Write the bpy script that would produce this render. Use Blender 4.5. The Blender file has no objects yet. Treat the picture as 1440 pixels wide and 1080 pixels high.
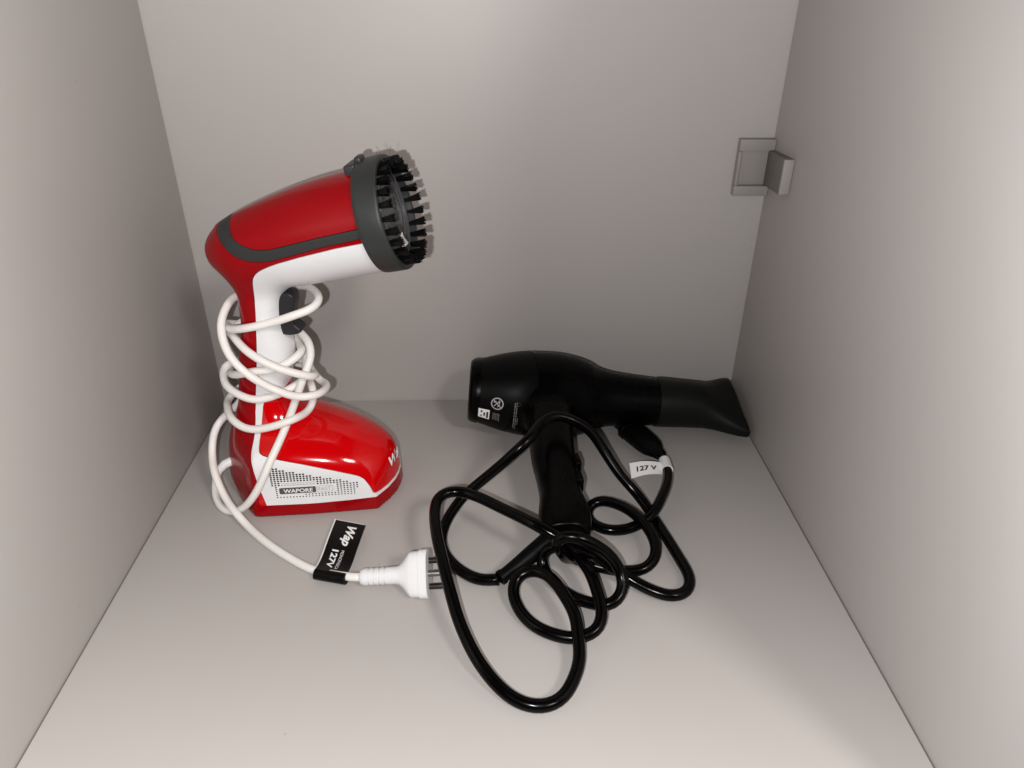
import bpy, bmesh, math, random
import numpy as np
from mathutils import Vector, Matrix

random.seed(7)
scene = bpy.context.scene
COL = scene.collection

# ============================================================================
# camera, world, lamps, exposure
# ============================================================================
CAM_POS = Vector((0.00859, -0.69354, 0.41920))
CAM_F = Vector((0.0334, 0.8655, -0.4998)).normalized()
CAM_R = Vector((0.9994, -0.0345, 0.0070)).normalized()
CAM_U = CAM_R.cross(CAM_F).normalized()
cam_data = bpy.data.cameras.new("camera")
cam_data.sensor_width = 36.0
cam_data.lens = 1039.09 / 1440 * 36.0
cam_data.clip_start = 0.01
cam_data.clip_end = 50.0
cam = bpy.data.objects.new("camera", cam_data)
COL.objects.link(cam)
rot = Matrix((CAM_R, CAM_U, -CAM_F)).transposed()
cam.matrix_world = Matrix.Translation(CAM_POS) @ rot.to_4x4()
scene.camera = cam

world = bpy.data.worlds.new("World")
scene.world = world
world.use_nodes = True
world.node_tree.nodes["Background"].inputs[0].default_value = (1.0, 0.93, 0.87, 1)
world.node_tree.nodes["Background"].inputs[1].default_value = 0.015

def lamp(name, kind, loc, energy, color, target=None, **kw):
    d = bpy.data.lights.new(name, kind)
    d.energy = energy
    d.color = color
    for k, v in kw.items():
        setattr(d, k, v)
    o = bpy.data.objects.new(name, d)
    o.location = loc
    if target is not None:
        o.rotation_euler = (Vector(target) - Vector(loc)).to_track_quat('-Z', 'Y').to_euler()
    COL.objects.link(o)
    return o

# the phone's own flash, a little left of and below the lens
flash_pos = CAM_POS - CAM_R * 0.029 - CAM_U * 0.018
flash = lamp("phone_flash", 'POINT', flash_pos, 17.3, (1.0, 0.995, 0.985), shadow_soft_size=0.0035)
flash.rotation_euler = rot.to_euler()
# a flash lens throws more light towards the rim of its beam than straight ahead, then cuts off
flash.data.use_nodes = True
nt_ = flash.data.node_tree
em_ = next(n for n in nt_.nodes if n.type == 'EMISSION')
tc_ = nt_.nodes.new("ShaderNodeTexCoord")
sp_ = nt_.nodes.new("ShaderNodeSeparateXYZ")
nt_.links.new(tc_.outputs["Normal"], sp_.inputs[0])
ng_ = nt_.nodes.new("ShaderNodeMath")
ng_.operation = 'ABSOLUTE'
nt_.links.new(sp_.outputs["Z"], ng_.inputs[0])
rp_ = nt_.nodes.new("ShaderNodeFloatCurve")
cv_ = rp_.mapping.curves[0]
BEAM = [(0.0, 0.25), (0.30, 0.55), (0.60, 0.92), (0.74, 0.96), (0.82, 0.84), (0.91, 0.68), (1.0, 0.52)]   # cosine off the axis, relative strength
while len(cv_.points) < len(BEAM):
    cv_.points.new(0.5, 0.5)
for pt_, (x_, y_) in zip(cv_.points, BEAM):
    pt_.location = (x_, y_)
rp_.mapping.update()
nt_.links.new(ng_.outputs[0], rp_.inputs["Value"])
nt_.links.new(rp_.outputs[0], em_.inputs["Strength"])
# the room's ceiling lamp behind and above the open front of the cupboard
lamp("ceiling_lamp", 'AREA', (1.04, -1.79, 1.72), 22.0, (1.0, 0.93, 0.86), target=(0.0, -0.1, 0.25),
     shape='DISK', size=0.42)

vs = scene.view_settings
vs.view_transform = 'Standard'
vs.look = 'None'
vs.exposure = 0.0
vs.gamma = 1.0
vs.use_curve_mapping = False
scene.cycles.max_bounces = 10
scene.cycles.diffuse_bounces = 6
scene.cycles.glossy_bounces = 5
scene.cycles.use_denoising = True

# ============================================================================
# materials
# ============================================================================
def mat(name, color, rough=0.5, spec=0.5, coat=0.0, coat_rough=0.05, metallic=0.0, noise=0.0, noise_scale=40.0,
        bump=0.0, bump_scale=400.0, rough_var=0.0, dirt=None):
    m = bpy.data.materials.new(name)
    m.use_nodes = True
    nt = m.node_tree
    b = nt.nodes["Principled BSDF"]
    b.inputs["Base Color"].default_value = (*color, 1)
    b.inputs["Roughness"].default_value = rough
    b.inputs["Specular IOR Level"].default_value = spec
    b.inputs["Metallic"].default_value = metallic
    b.inputs["Coat Weight"].default_value = coat
    b.inputs["Coat Roughness"].default_value = coat_rough
    tc = nt.nodes.new("ShaderNodeTexCoord")
    if noise > 0:
        n = nt.nodes.new("ShaderNodeTexNoise")
        n.inputs["Scale"].default_value = noise_scale
        n.inputs["Detail"].default_value = 6
        n.inputs["Roughness"].default_value = 0.6
        nt.links.new(tc.outputs["Object"], n.inputs["Vector"])
        mr = nt.nodes.new("ShaderNodeMapRange")
        mr.inputs["To Min"].default_value = 1 - noise
        mr.inputs["To Max"].default_value = 1 + noise
        nt.links.new(n.outputs["Fac"], mr.inputs["Value"])
        mx = nt.nodes.new("ShaderNodeVectorMath")
        mx.operation = 'SCALE'
        mx.inputs[0].default_value = color
        nt.links.new(mr.outputs["Result"], mx.inputs["Scale"])
        nt.links.new(mx.outputs["Vector"], b.inputs["Base Color"])
    if rough_var > 0:
        n2 = nt.nodes.new("ShaderNodeTexNoise")
        n2.inputs["Scale"].default_value = 55
        n2.inputs["Detail"].default_value = 5
        nt.links.new(tc.outputs["Object"], n2.inputs["Vector"])
        mr2 = nt.nodes.new("ShaderNodeMapRange")
        mr2.inputs["From Min"].default_value = 0.3
        mr2.inputs["From Max"].default_value = 0.7
        mr2.inputs["To Min"].default_value = max(0.02, rough - rough_var)
        mr2.inputs["To Max"].default_value = rough + rough_var
        nt.links.new(n2.outputs["Fac"], mr2.inputs["Value"])
        nt.links.new(mr2.outputs["Result"], b.inputs["Roughness"])
    if bump > 0:
        n3 = nt.nodes.new("ShaderNodeTexNoise")
        n3.inputs["Scale"].default_value = bump_scale
        n3.inputs["Detail"].default_value = 3
        nt.links.new(tc.outputs["Object"], n3.inputs["Vector"])
        bp = nt.nodes.new("ShaderNodeBump")
        bp.inputs["Strength"].default_value = bump
        bp.inputs["Distance"].default_value = 0.001
        nt.links.new(n3.outputs["Fac"], bp.inputs["Height"])
        nt.links.new(bp.outputs["Normal"], b.inputs["Normal"])
    return m

def panel_material(name, color):
    """matt melamine board: faint mottling, a few rubbed marks, fine orange-peel"""
    m = mat(name, color, rough=0.52, spec=0.60, noise=0.018, noise_scale=9.0, bump=0.04, bump_scale=900)
    nt = m.node_tree
    b = nt.nodes["Principled BSDF"]
    base_link = b.inputs["Base Color"].links[0].from_socket
    tc = next(n for n in nt.nodes if n.type == 'TEX_COORD')
    vor = nt.nodes.new("ShaderNodeTexNoise")
    vor.inputs["Scale"].default_value = 23
    vor.inputs["Detail"].default_value = 8
    vor.inputs["Roughness"].default_value = 0.75
    vor.inputs["Distortion"].default_value = 1.2
    nt.links.new(tc.outputs["Object"], vor.inputs["Vector"])
    ramp = nt.nodes.new("ShaderNodeValToRGB")
    ramp.color_ramp.elements[0].position = 0.70
    ramp.color_ramp.elements[0].color = (0, 0, 0, 1)
    ramp.color_ramp.elements[1].position = 0.80
    ramp.color_ramp.elements[1].color = (1, 1, 1, 1)
    nt.links.new(vor.outputs["Fac"], ramp.inputs["Fac"])
    sc = nt.nodes.new("ShaderNodeMath")
    sc.operation = 'MULTIPLY'
    sc.inputs[1].default_value = 0.22
    nt.links.new(ramp.outputs["Color"], sc.inputs[0])
    mix = nt.nodes.new("ShaderNodeMixRGB")
    mix.inputs["Color2"].default_value = (color[0] * 0.55, color[1] * 0.53, color[2] * 0.50, 1)
    nt.links.new(sc.outputs[0], mix.inputs["Fac"])
    nt.links.new(base_link, mix.inputs["Color1"])
    # sparse specks of dust and tiny dents
    vo = nt.nodes.new("ShaderNodeTexVoronoi")
    vo.inputs["Scale"].default_value = 26
    vo.inputs["Randomness"].default_value = 1.0
    nt.links.new(tc.outputs["Object"], vo.inputs["Vector"])
    wn = nt.nodes.new("ShaderNodeSeparateColor")
    nt.links.new(vo.outputs["Color"], wn.inputs[0])
    sz = nt.nodes.new("ShaderNodeMapRange")            # only a few cells carry a speck, of uneven size
    sz.inputs["From Min"].default_value = 0.52
    sz.inputs["From Max"].default_value = 1.0
    sz.inputs["To Min"].default_value = 0.0
    sz.inputs["To Max"].default_value = 0.030
    nt.links.new(wn.outputs[0], sz.inputs["Value"])
    lt = nt.nodes.new("ShaderNodeMath")
    lt.operation = 'LESS_THAN'
    nt.links.new(vo.outputs["Distance"], lt.inputs[0])
    nt.links.new(sz.outputs["Result"], lt.inputs[1])
    l2 = nt.nodes.new("ShaderNodeMath")
    l2.operation = 'MULTIPLY'
    l2.inputs[1].default_value = 0.30
    nt.links.new(lt.outputs[0], l2.inputs[0])
    mix2 = nt.nodes.new("ShaderNodeMixRGB")
    mix2.inputs["Color2"].default_value = (color[0] * 0.40, color[1] * 0.37, color[2] * 0.34, 1)
    nt.links.new(l2.outputs[0], mix2.inputs["Fac"])
    nt.links.new(mix.outputs["Color"], mix2.inputs["Color1"])
    nt.links.new(mix2.outputs["Color"], b.inputs["Base Color"])
    return m

M = {}
M['panel'] = panel_material("grey_beige_board", (0.424, 0.396, 0.380))
M['core_joint_shade'] = mat("board_core_joint_shade", (0.15, 0.125, 0.11), rough=0.8)  # dark board core; also paints the gap's shade into the floor joints
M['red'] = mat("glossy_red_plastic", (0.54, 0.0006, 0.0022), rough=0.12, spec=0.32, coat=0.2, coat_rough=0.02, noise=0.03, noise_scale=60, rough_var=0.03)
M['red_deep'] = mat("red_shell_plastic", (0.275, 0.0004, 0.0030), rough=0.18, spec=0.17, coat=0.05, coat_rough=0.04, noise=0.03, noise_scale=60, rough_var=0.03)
M['white'] = mat("white_plastic", (0.73, 0.73, 0.742), rough=0.36, spec=0.38, noise=0.015, noise_scale=50, rough_var=0.06)
M['grey'] = mat("charcoal_plastic", (0.026, 0.028, 0.028), rough=0.45, spec=0.38, noise=0.06, noise_scale=80, bump=0.05, bump_scale=1500)
M['black_in'] = mat("black_inner_plastic", (0.055, 0.055, 0.058), rough=0.30, spec=0.5, noise=0.1, noise_scale=90)
M['trigger'] = mat("dark_trigger_plastic", (0.017, 0.016, 0.019), rough=0.42, spec=0.35, noise=0.06)
M['cord_white'] = mat("white_cord_rubber", (0.77, 0.745, 0.72), rough=0.45, spec=0.32, noise=0.06, noise_scale=28, bump=0.10, bump_scale=420)
M['black'] = mat("satin_black_plastic", (0.0009, 0.0008, 0.0008), rough=0.28, spec=0.085, noise=0.12, noise_scale=60, rough_var=0.05)
M['black_matt'] = mat("soft_black_plastic", (0.0014, 0.0014, 0.0014), rough=0.42, spec=0.11, noise=0.12, noise_scale=60, bump=0.05, bump_scale=1500)
M['nozzle'] = mat("grey_black_nozzle_plastic", (0.0042, 0.0046, 0.0046), rough=0.40, spec=0.20, noise=0.10, noise_scale=60, bump=0.05, bump_scale=1500)
M['cord_black'] = mat("black_cord_rubber", (0.0012, 0.0009, 0.0009), rough=0.20, spec=0.14, noise=0.10, noise_scale=70, rough_var=0.08, bump=0.03, bump_scale=300)
M['tag_black'] = mat("black_tag_film", (0.0018, 0.0014, 0.0012), rough=0.38, spec=0.13, noise=0.08)
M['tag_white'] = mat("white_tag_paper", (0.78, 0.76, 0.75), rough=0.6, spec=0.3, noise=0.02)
M['ink_white'] = mat("white_print", (0.80, 0.80, 0.80), rough=0.5)
M['ink_grey'] = mat("grey_print", (0.36, 0.35, 0.36), rough=0.5)
M['ink_dim'] = mat("dim_grey_print", (0.11, 0.105, 0.10), rough=0.5)
M['ink_print'] = mat("pale_grey_print", (0.20, 0.19, 0.185), rough=0.5)
M['ink_dark'] = mat("dark_grey_print", (0.075, 0.068, 0.075), rough=0.45)
M['ink_black'] = mat("black_print", (0.008, 0.008, 0.008), rough=0.5)
M['hole'] = mat("vent_hole_black", (0.012, 0.012, 0.014), rough=0.7)
M['metal'] = mat("nickel_pin", (0.30, 0.28, 0.27), rough=0.38, metallic=1.0)
M['pin_reflection'] = mat("dark_pin_reflection", (0.010, 0.008, 0.008), rough=0.4)  # bare outer pins, their dark reflection painted as colour
M['bracket'] = mat("grey_bracket_plastic", (0.262, 0.241, 0.229), rough=0.48, spec=0.4, noise=0.04, noise_scale=60, bump=0.04, bump_scale=900)
M['bracket_arm'] = mat("bracket_hollow_shade", (0.140, 0.132, 0.121), rough=0.55, spec=0.3, noise=0.04)  # arm colour darkened to stand for the shade inside its hollow
M['bracket_end'] = mat("pale_bracket_plastic", (0.29, 0.265, 0.252), rough=0.5, spec=0.4, noise=0.04)

M['bristle'] = mat("black_nylon_bristle", (0.0022, 0.0020, 0.0021), rough=0.40, spec=0.16, noise=0.2, noise_scale=300)

# ============================================================================
# mesh helpers
# ============================================================================
def tag(o, label=None, cat=None, group=None, kind=None):
    if label: o["label"] = label
    if cat: o["category"] = cat
    if group: o["group"] = group
    if kind: o["kind"] = kind
    return o

def empty(name, loc=(0, 0, 0), rz=0.0):
    o = bpy.data.objects.new(name, None)
    o.empty_display_size = 0.02
    o.location = loc
    o.rotation_euler = (0, 0, rz)
    COL.objects.link(o)
    return o

def obj(name, verts, faces, material, parent=None, smooth=True, sharp=None, loc=None, rot=None):
    me = bpy.data.meshes.new(name)
    me.from_pydata([tuple(map(float, v)) for v in verts], [], [tuple(map(int, f)) for f in faces])
    me.update()
    if smooth:
        me.shade_smooth()
        if sharp is not None:
            me.set_sharp_from_angle(angle=math.radians(sharp))
    me.materials.append(material)
    o = bpy.data.objects.new(name, me)
    COL.objects.link(o)
    if parent is not None:
        o.parent = parent
    if loc is not None:
        o.location = loc
    if rot is not None:
        o.rotation_euler = rot
    return o

def bm_obj(name, bm, material, parent=None, smooth=True, sharp=35):
    bmesh.ops.recalc_face_normals(bm, faces=bm.faces[:])
    me = bpy.data.meshes.new(name)
    bm.to_mesh(me)
    bm.free()
    if smooth:
        me.shade_smooth()
        me.set_sharp_from_angle(angle=math.radians(sharp))
    me.materials.append(material)
    o = bpy.data.objects.new(name, me)
    COL.objects.link(o)
    if parent is not None:
        o.parent = parent
    return o

def add_box(bm, lo, hi, bevel=0.0, seg=2):
    r = bmesh.ops.create_cube(bm, size=1)
    vs_ = r["verts"]
    for v in vs_:
        v.co = Vector([lo[i] + (v.co[i] + 0.5) * (hi[i] - lo[i]) for i in range(3)])
    if bevel > 0:
        es = list({e for v in vs_ for e in v.link_edges})
        bmesh.ops.bevel(bm, geom=es, offset=bevel, segments=seg, profile=0.5, affect='EDGES')

def frame_of(d):
    d = Vector(d).normalized()
    up = Vector((0, 0, 1)) if abs(d.z) < 0.9 else Vector((1, 0, 0))
    a = up.cross(d).normalized()
    return a, d.cross(a).normalized(), d

def lathe(profile, origin, direction, n=64, close=False, a=None):
    """profile: list of (s, r) along direction; returns verts, faces"""
    fa, fb, fd = frame_of(direction)
    o = Vector(origin)
    V, Fc = [], []
    for s, r in profile:
        for k in range(n):
            t = 2 * math.pi * k / n
            V.append(o + fd * s + fa * (r * math.cos(t)) + fb * (r * math.sin(t)))
    m = len(profile)
    for i in range(m - 1 + (1 if close else 0)):
        j = (i + 1) % m
        for k in range(n):
            k2 = (k + 1) % n
            Fc.append((i * n + k, i * n + k2, j * n + k2, j * n + k))
    return V, Fc

def loft(rings, cap=True):
    """rings: list of equal-length point loops"""
    n = len(rings[0])
    V = [p for r in rings for p in r]
    Fc = []
    for i in range(len(rings) - 1):
        for k in range(n):
            k2 = (k + 1) % n
            Fc.append((i * n + k, i * n + k2, (i + 1) * n + k2, (i + 1) * n + k))
    if cap:
        Fc.append(tuple(reversed(range(n))))
        Fc.append(tuple((len(rings) - 1) * n + k for k in range(n)))
    return V, Fc

def tube(points, radius, n=14, cap=True, radii=None):
    P = [Vector(p) for p in points]
    V, Fc = [], []
    t_prev = None
    nrm = None
    for i, p in enumerate(P):
        t = (P[min(i + 1, len(P) - 1)] - P[max(i - 1, 0)]).normalized()
        if nrm is None:
            nrm = frame_of(t)[0]
        else:
            ax = t_prev.cross(t)
            if ax.length > 1e-9:
                nrm = Matrix.Rotation(t_prev.angle(t), 3, ax.normalized()) @ nrm
            nrm = (nrm - t * nrm.dot(t)).normalized()
        b = t.cross(nrm)
        r = radii[i] if radii else radius
        for k in range(n):
            a = 2 * math.pi * k / n
            V.append(p + nrm * (r * math.cos(a)) + b * (r * math.sin(a)))
        t_prev = t
    for i in range(len(P) - 1):
        for k in range(n):
            k2 = (k + 1) % n
            Fc.append((i * n + k, i * n + k2, (i + 1) * n + k2, (i + 1) * n + k))
    if cap:
        Fc.append(tuple(reversed(range(n))))
        Fc.append(tuple((len(P) - 1) * n + k for k in range(n)))
    return V, Fc

def catmull(P, n=6):
    P = [Vector(p) for p in P]
    Q = [P[0] * 2 - P[1]] + P + [P[-1] * 2 - P[-2]]
    out = []
    for i in range(1, len(Q) - 2):
        a, b, c, d = Q[i - 1:i + 3]
        for k in range(n):
            t = k / n
            out.append(0.5 * ((2 * b) + (c - a) * t + (2 * a - 5 * b + 4 * c - d) * t * t + (3 * b - a - 3 * c + d) * t ** 3))
    out.append(P[-1])
    return out


def surface_nets(f, lo, hi, h):
    """quad mesh of f = 0 (negative inside), vertices pulled onto the surface"""
    ax = [np.arange(lo[i], hi[i] + h, h) for i in range(3)]
    X, Y, Z = ax[0][:, None, None], ax[1][None, :, None], ax[2][None, None, :]
    val = np.asarray(f(X, Y, Z))
    val = np.broadcast_to(val, (len(ax[0]), len(ax[1]), len(ax[2])))
    ins = val < 0
    n = [len(a) - 1 for a in ax]
    cnt = np.zeros(n, np.int8)
    for i in (0, 1):
        for j in (0, 1):
            for k in (0, 1):
                cnt += ins[i:i + n[0], j:j + n[1], k:k + n[2]]
    act = (cnt > 0) & (cnt < 8)
    I, J, K = np.nonzero(act)
    idx = -np.ones(n, np.int64)
    idx[I, J, K] = np.arange(len(I))
    acc = np.zeros((len(I), 3))
    num = np.zeros(len(I))
    corners = [(0, 0, 0), (1, 0, 0), (0, 1, 0), (1, 1, 0), (0, 0, 1), (1, 0, 1), (0, 1, 1), (1, 1, 1)]
    edges = [(0, 1), (2, 3), (4, 5), (6, 7), (0, 2), (1, 3), (4, 6), (5, 7), (0, 4), (1, 5), (2, 6), (3, 7)]
    for a, b in edges:
        ca, cb = corners[a], corners[b]
        va = val[I + ca[0], J + ca[1], K + ca[2]]
        vb = val[I + cb[0], J + cb[1], K + cb[2]]
        cr_ = (va < 0) != (vb < 0)
        t = np.where(cr_, va / np.where(cr_, va - vb, 1), 0)
        pa = np.array(ca, float)
        pb = np.array(cb, float)
        acc += np.where(cr_[:, None], pa + (pb - pa) * t[:, None], 0)
        num += cr_
    V = acc / num[:, None]
    V = np.stack([ax[0][I] + V[:, 0] * h, ax[1][J] + V[:, 1] * h, ax[2][K] + V[:, 2] * h], -1)
    quads = []
    for d in range(3):
        e1, e2 = (d + 1) % 3, (d + 2) % 3
        sl0 = [slice(None)] * 3
        sl1 = [slice(None)] * 3
        sl0[d] = slice(0, -1)
        sl1[d] = slice(1, None)
        a, b = ins[tuple(sl0)], ins[tuple(sl1)]
        ch = np.argwhere(a != b)
        ok = (ch[:, e1] > 0) & (ch[:, e2] > 0) & (ch[:, e1] < n[e1]) & (ch[:, e2] < n[e2])
        ch = ch[ok]
        flip = b[tuple(ch.T)]
        c = [ch.copy() for _ in range(4)]
        c[1][:, e1] -= 1
        c[2][:, e1] -= 1
        c[2][:, e2] -= 1
        c[3][:, e2] -= 1
        q = np.stack([idx[tuple(k.T)] for k in c], -1)
        q[flip] = q[flip][:, ::-1]
        quads.append(q)
    Q = np.concatenate(quads)
    e = 2e-5
    for _ in range(4):
        v0 = f(V[:, 0], V[:, 1], V[:, 2])
        g = grad(f, V, e)
        g2 = (g * g).sum(1) + 1e-9
        step = g * (v0 / g2)[:, None]
        ln = np.linalg.norm(step, axis=1)
        step *= np.minimum(1, h * 0.5 / (ln + 1e-12))[:, None]
        V = V - step
    return V, Q

def grad(f, V, e=2e-5):
    x, y, z = V[:, 0], V[:, 1], V[:, 2]
    return np.stack([f(x + e, y, z) - f(x - e, y, z), f(x, y + e, z) - f(x, y - e, z), f(x, y, z + e) - f(x, y, z - e)], -1) / (2 * e)

def clip_mesh(V, faces, g):
    """keep the part of the mesh where g > 0 (one value for each vertex)"""
    V = [tuple(v) for v in V]
    g = list(g)
    out_f, cut = [], {}
    def cutpoint(a, b):
        k = (a, b) if a < b else (b, a)
        if k not in cut:
            t = g[a] / (g[a] - g[b])
            V.append(tuple(V[a][i] + (V[b][i] - V[a][i]) * t for i in range(3)))
            g.append(0.0)
            cut[k] = len(V) - 1
        return cut[k]
    for f in faces:
        s = [g[i] > 0 for i in f]
        if all(s):
            out_f.append(tuple(f))
        elif any(s):
            poly = []
            m = len(f)
            for i in range(m):
                a, b = f[i], f[(i + 1) % m]
                if g[a] > 0:
                    poly.append(a)
                if (g[a] > 0) != (g[b] > 0):
                    poly.append(cutpoint(a, b))
            if len(poly) >= 3:
                out_f.append(tuple(poly))
    used = sorted({i for f in out_f for i in f})
    re = {o: n for n, o in enumerate(used)}
    return np.array([V[i] for i in used]), [tuple(re[i] for i in f) for f in out_f]

def add_rim(V, faces, f, depth=0.0016):
    """turn the open edge of a shell piece inward so that it has thickness"""
    cnt = {}
    for fc in faces:
        for i in range(len(fc)):
            a, b = fc[i], fc[(i + 1) % len(fc)]
            cnt[(a, b)] = cnt.get((a, b), 0) + 1
    border = [(a, b) for (a, b) in cnt if (b, a) not in cnt]
    ids = sorted({i for e in border for i in e})
    if not ids:
        return V, faces
    P = V[ids]
    nrm = grad(f, P)
    nrm /= np.linalg.norm(nrm, axis=1)[:, None] + 1e-9
    n0 = len(V)
    top = {v: n0 + i for i, v in enumerate(ids)}
    bot = {v: n0 + len(ids) + i for i, v in enumerate(ids)}
    V2 = np.concatenate([V, P, P - nrm * depth])
    return V2, list(faces) + [(top[b], top[a], bot[a], bot[b]) for a, b in border]

def text_shape(body, size=1.0, bold=0.0, shear=0.0, spacing=1.0):
    """flat outline of a word as (2D points, faces); x along the line, y up, starting at 0"""
    cu = bpy.data.curves.new("word", 'FONT')
    cu.body = body
    cu.size = size
    cu.offset = bold * size
    cu.shear = shear
    cu.space_character = spacing
    cu.resolution_u = 3
    o = bpy.data.objects.new("word", cu)
    COL.objects.link(o)
    dg = bpy.context.evaluated_depsgraph_get()
    me = bpy.data.meshes.new_from_object(o.evaluated_get(dg))
    pts = np.array([(v.co.x, v.co.y) for v in me.vertices])
    fcs = [tuple(p.vertices) for p in me.polygons]
    bpy.data.objects.remove(o)
    bpy.data.curves.remove(cu)
    bpy.data.meshes.remove(me)
    return pts, fcs

def fit_text(body, x0, x1, y0, y1, **kw):
    pts, fcs = text_shape(body, **kw)
    lo, hi = pts.min(0), pts.max(0)
    q = (pts - lo) / (hi - lo)
    return np.stack([x0 + q[:, 0] * (x1 - x0), y0 + q[:, 1] * (y1 - y0)], -1), fcs

def rounded_rect(x0, x1, y0, y1, r, n=5):
    out = []
    for cx, cy, a0 in ((x1 - r, y1 - r, 0), (x0 + r, y1 - r, 90), (x0 + r, y0 + r, 180), (x1 - r, y0 + r, 270)):
        for k in range(n + 1):
            a = math.radians(a0 + 90 * k / n)
            out.append((cx + r * math.cos(a), cy + r * math.sin(a)))
    return out

# ---- implicit shapes -------------------------------------------------------
def smin(a, b, k):
    h = np.clip(0.5 + 0.5 * (b - a) / k, 0, 1)
    return b * (1 - h) + a * h - k * h * (1 - h)

def smax(a, b, k):
    return -smin(-a, -b, k)

def poly_sd(px, py, poly):
    """signed distance to a closed 2D polygon, negative inside"""
    px, py = np.broadcast_arrays(np.asarray(px, float), np.asarray(py, float))
    d = np.full(px.shape, 1e9)
    inside = np.zeros(px.shape, bool)
    n = len(poly)
    for i in range(n):
        ax, ay = poly[i]
        bx, by = poly[(i + 1) % n]
        ex, ey = bx - ax, by - ay
        wx, wy = px - ax, py - ay
        tt = np.clip((wx * ex + wy * ey) / (ex * ex + ey * ey + 1e-20), 0, 1)
        d = np.minimum(d, (wx - ex * tt) ** 2 + (wy - ey * tt) ** 2)
        if ay != by:
            cross = ((ay > py) != (by > py)) & (px < (bx - ax) * (py - ay) / (by - ay) + ax)
            inside ^= cross
    d = np.sqrt(d)
    return np.where(inside, -d, d)

def smooth_table(x, xs, ys):
    """monotone-ish cubic (Catmull-Rom) through a table"""
    xs = np.asarray(xs, float); ys = np.asarray(ys, float)
    m = np.gradient(ys, xs)
    x = np.clip(x, xs[0], xs[-1])
    i = np.clip(np.searchsorted(xs, x, side='right') - 1, 0, len(xs) - 2)
    h = xs[i + 1] - xs[i]
    t = (x - xs[i]) / h
    return ((2*t**3-3*t**2+1)*ys[i] + (t**3-2*t**2+t)*h*m[i] + (-2*t**3+3*t**2)*ys[i+1] + (t**3-t**2)*h*m[i+1])

# ---- garment steamer, local frame: u forward, y sideways, z up -------------
HEAD_E = math.radians(17.0)
HEAD_O = (0.0708, 0.2459)                       # centre of the collar's rear edge
def round_run(P, n=4):
    """Catmull-Rom through 2D points"""
    Q = [(2 * P[0][0] - P[1][0], 2 * P[0][1] - P[1][1])] + list(P) + [(2 * P[-1][0] - P[-2][0], 2 * P[-1][1] - P[-2][1])]
    out = []
    for i in range(1, len(Q) - 2):
        for k in range(n):
            t = k / n
            out.append(tuple(0.5 * (2 * Q[i][c] + (Q[i + 1][c] - Q[i - 1][c]) * t + (2 * Q[i - 1][c] - 5 * Q[i][c] + 4 * Q[i + 1][c] - Q[i + 2][c]) * t * t
                                    + (3 * Q[i][c] - Q[i - 1][c] - 3 * Q[i + 1][c] + Q[i + 2][c]) * t ** 3) for c in (0, 1)))
    return out + [tuple(P[-1])]
_rear = round_run([(-.0735, -.006), (-.0740, 0), (-.0718, .014), (-.0650, .0275), (-.0550, .0400), (-.0450, .0507), (-.0350, .0597)])[4:]
BASE_LO = _rear + [(-.0310, .0605), (.010, .0522), (.045, .0437), (.0680, .0378), (.0755, .0225), (.0790, .010), (.0798, 0)]
BASE_HI = _rear + [(-.0290, .0608), (.010, .0526), (.030, .0477)] + round_run([(.030, .0477), (.048, .0425), (.0625, .0355), (.0735, .0235), (.0787, .010), (.0798, 0)])[1:]
BASE_LO = BASE_LO + [(a, -b) for a, b in BASE_LO[-2:0:-1]]
BASE_HI = BASE_HI + [(a, -b) for a, b in BASE_HI[-2:0:-1]]

def head_f(u, y, z):
    ca, sa = math.cos(HEAD_E), math.sin(HEAD_E)
    s = (u - HEAD_O[0]) * ca + (z - HEAD_O[1]) * sa
    h = -(u - HEAD_O[0]) * sa + (z - HEAD_O[1]) * ca
    ss = [-.15, -.134, -.130, -.125, -.114, -.101, -.084, -.067, -.046, -.025, 0, .01]
    r2 = smooth_table(s, ss, [-8e-4, 0, 1.5e-4, 2.95e-4, 5.93e-4, 8.56e-4, 10.96e-4, 12.67e-4, 13.99e-4, 14.75e-4, 15.13e-4, 15.2e-4])
    hc = smooth_table(s, ss, [.0075, .0072, .0070, .0066, .0054, .0042, .0031, .0026, .0026, .0022, .0009, .0006])
    d = ((h - hc) ** 2 + y ** 2 - r2) / (2 * .038)
    return np.maximum(d, s - .0095)

def handle_f(u, y, z):
    zs = [.02, .05, .075, .098, .115, .131, .142, .155, .170, .190, .215, .235]
    rear = [-.070, -.0630, -.0590, -.0550, -.052, -.0490, -.0460, -.0425, -.0410, -.0400, -.0395, -.038]
    front = [.0, -.003, -.0075, -.0115, -.0075, -.0035, -.0035, -.0065, -.0065, -.003, .004, .006]
    wid = [.026, .026, .0245, .0215, .0205, .0205, .0200, .0190, .0190, .0200, .0220, .022]
    uc = smooth_table(z, zs, [(a + b) / 2 for a, b in zip(rear, front)])
    du = smooth_table(z, zs, [(b - a) / 2 for a, b in zip(rear, front)])
    wy = smooth_table(z, zs, wid)
    d = (np.abs((u - uc) / du) ** 2.3 + np.abs(y / wy) ** 2.3) ** (1 / 2.3) - 1
    d = d * np.minimum(du, wy)
    return np.maximum(np.maximum(d, z - .232), .02 - z)

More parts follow.
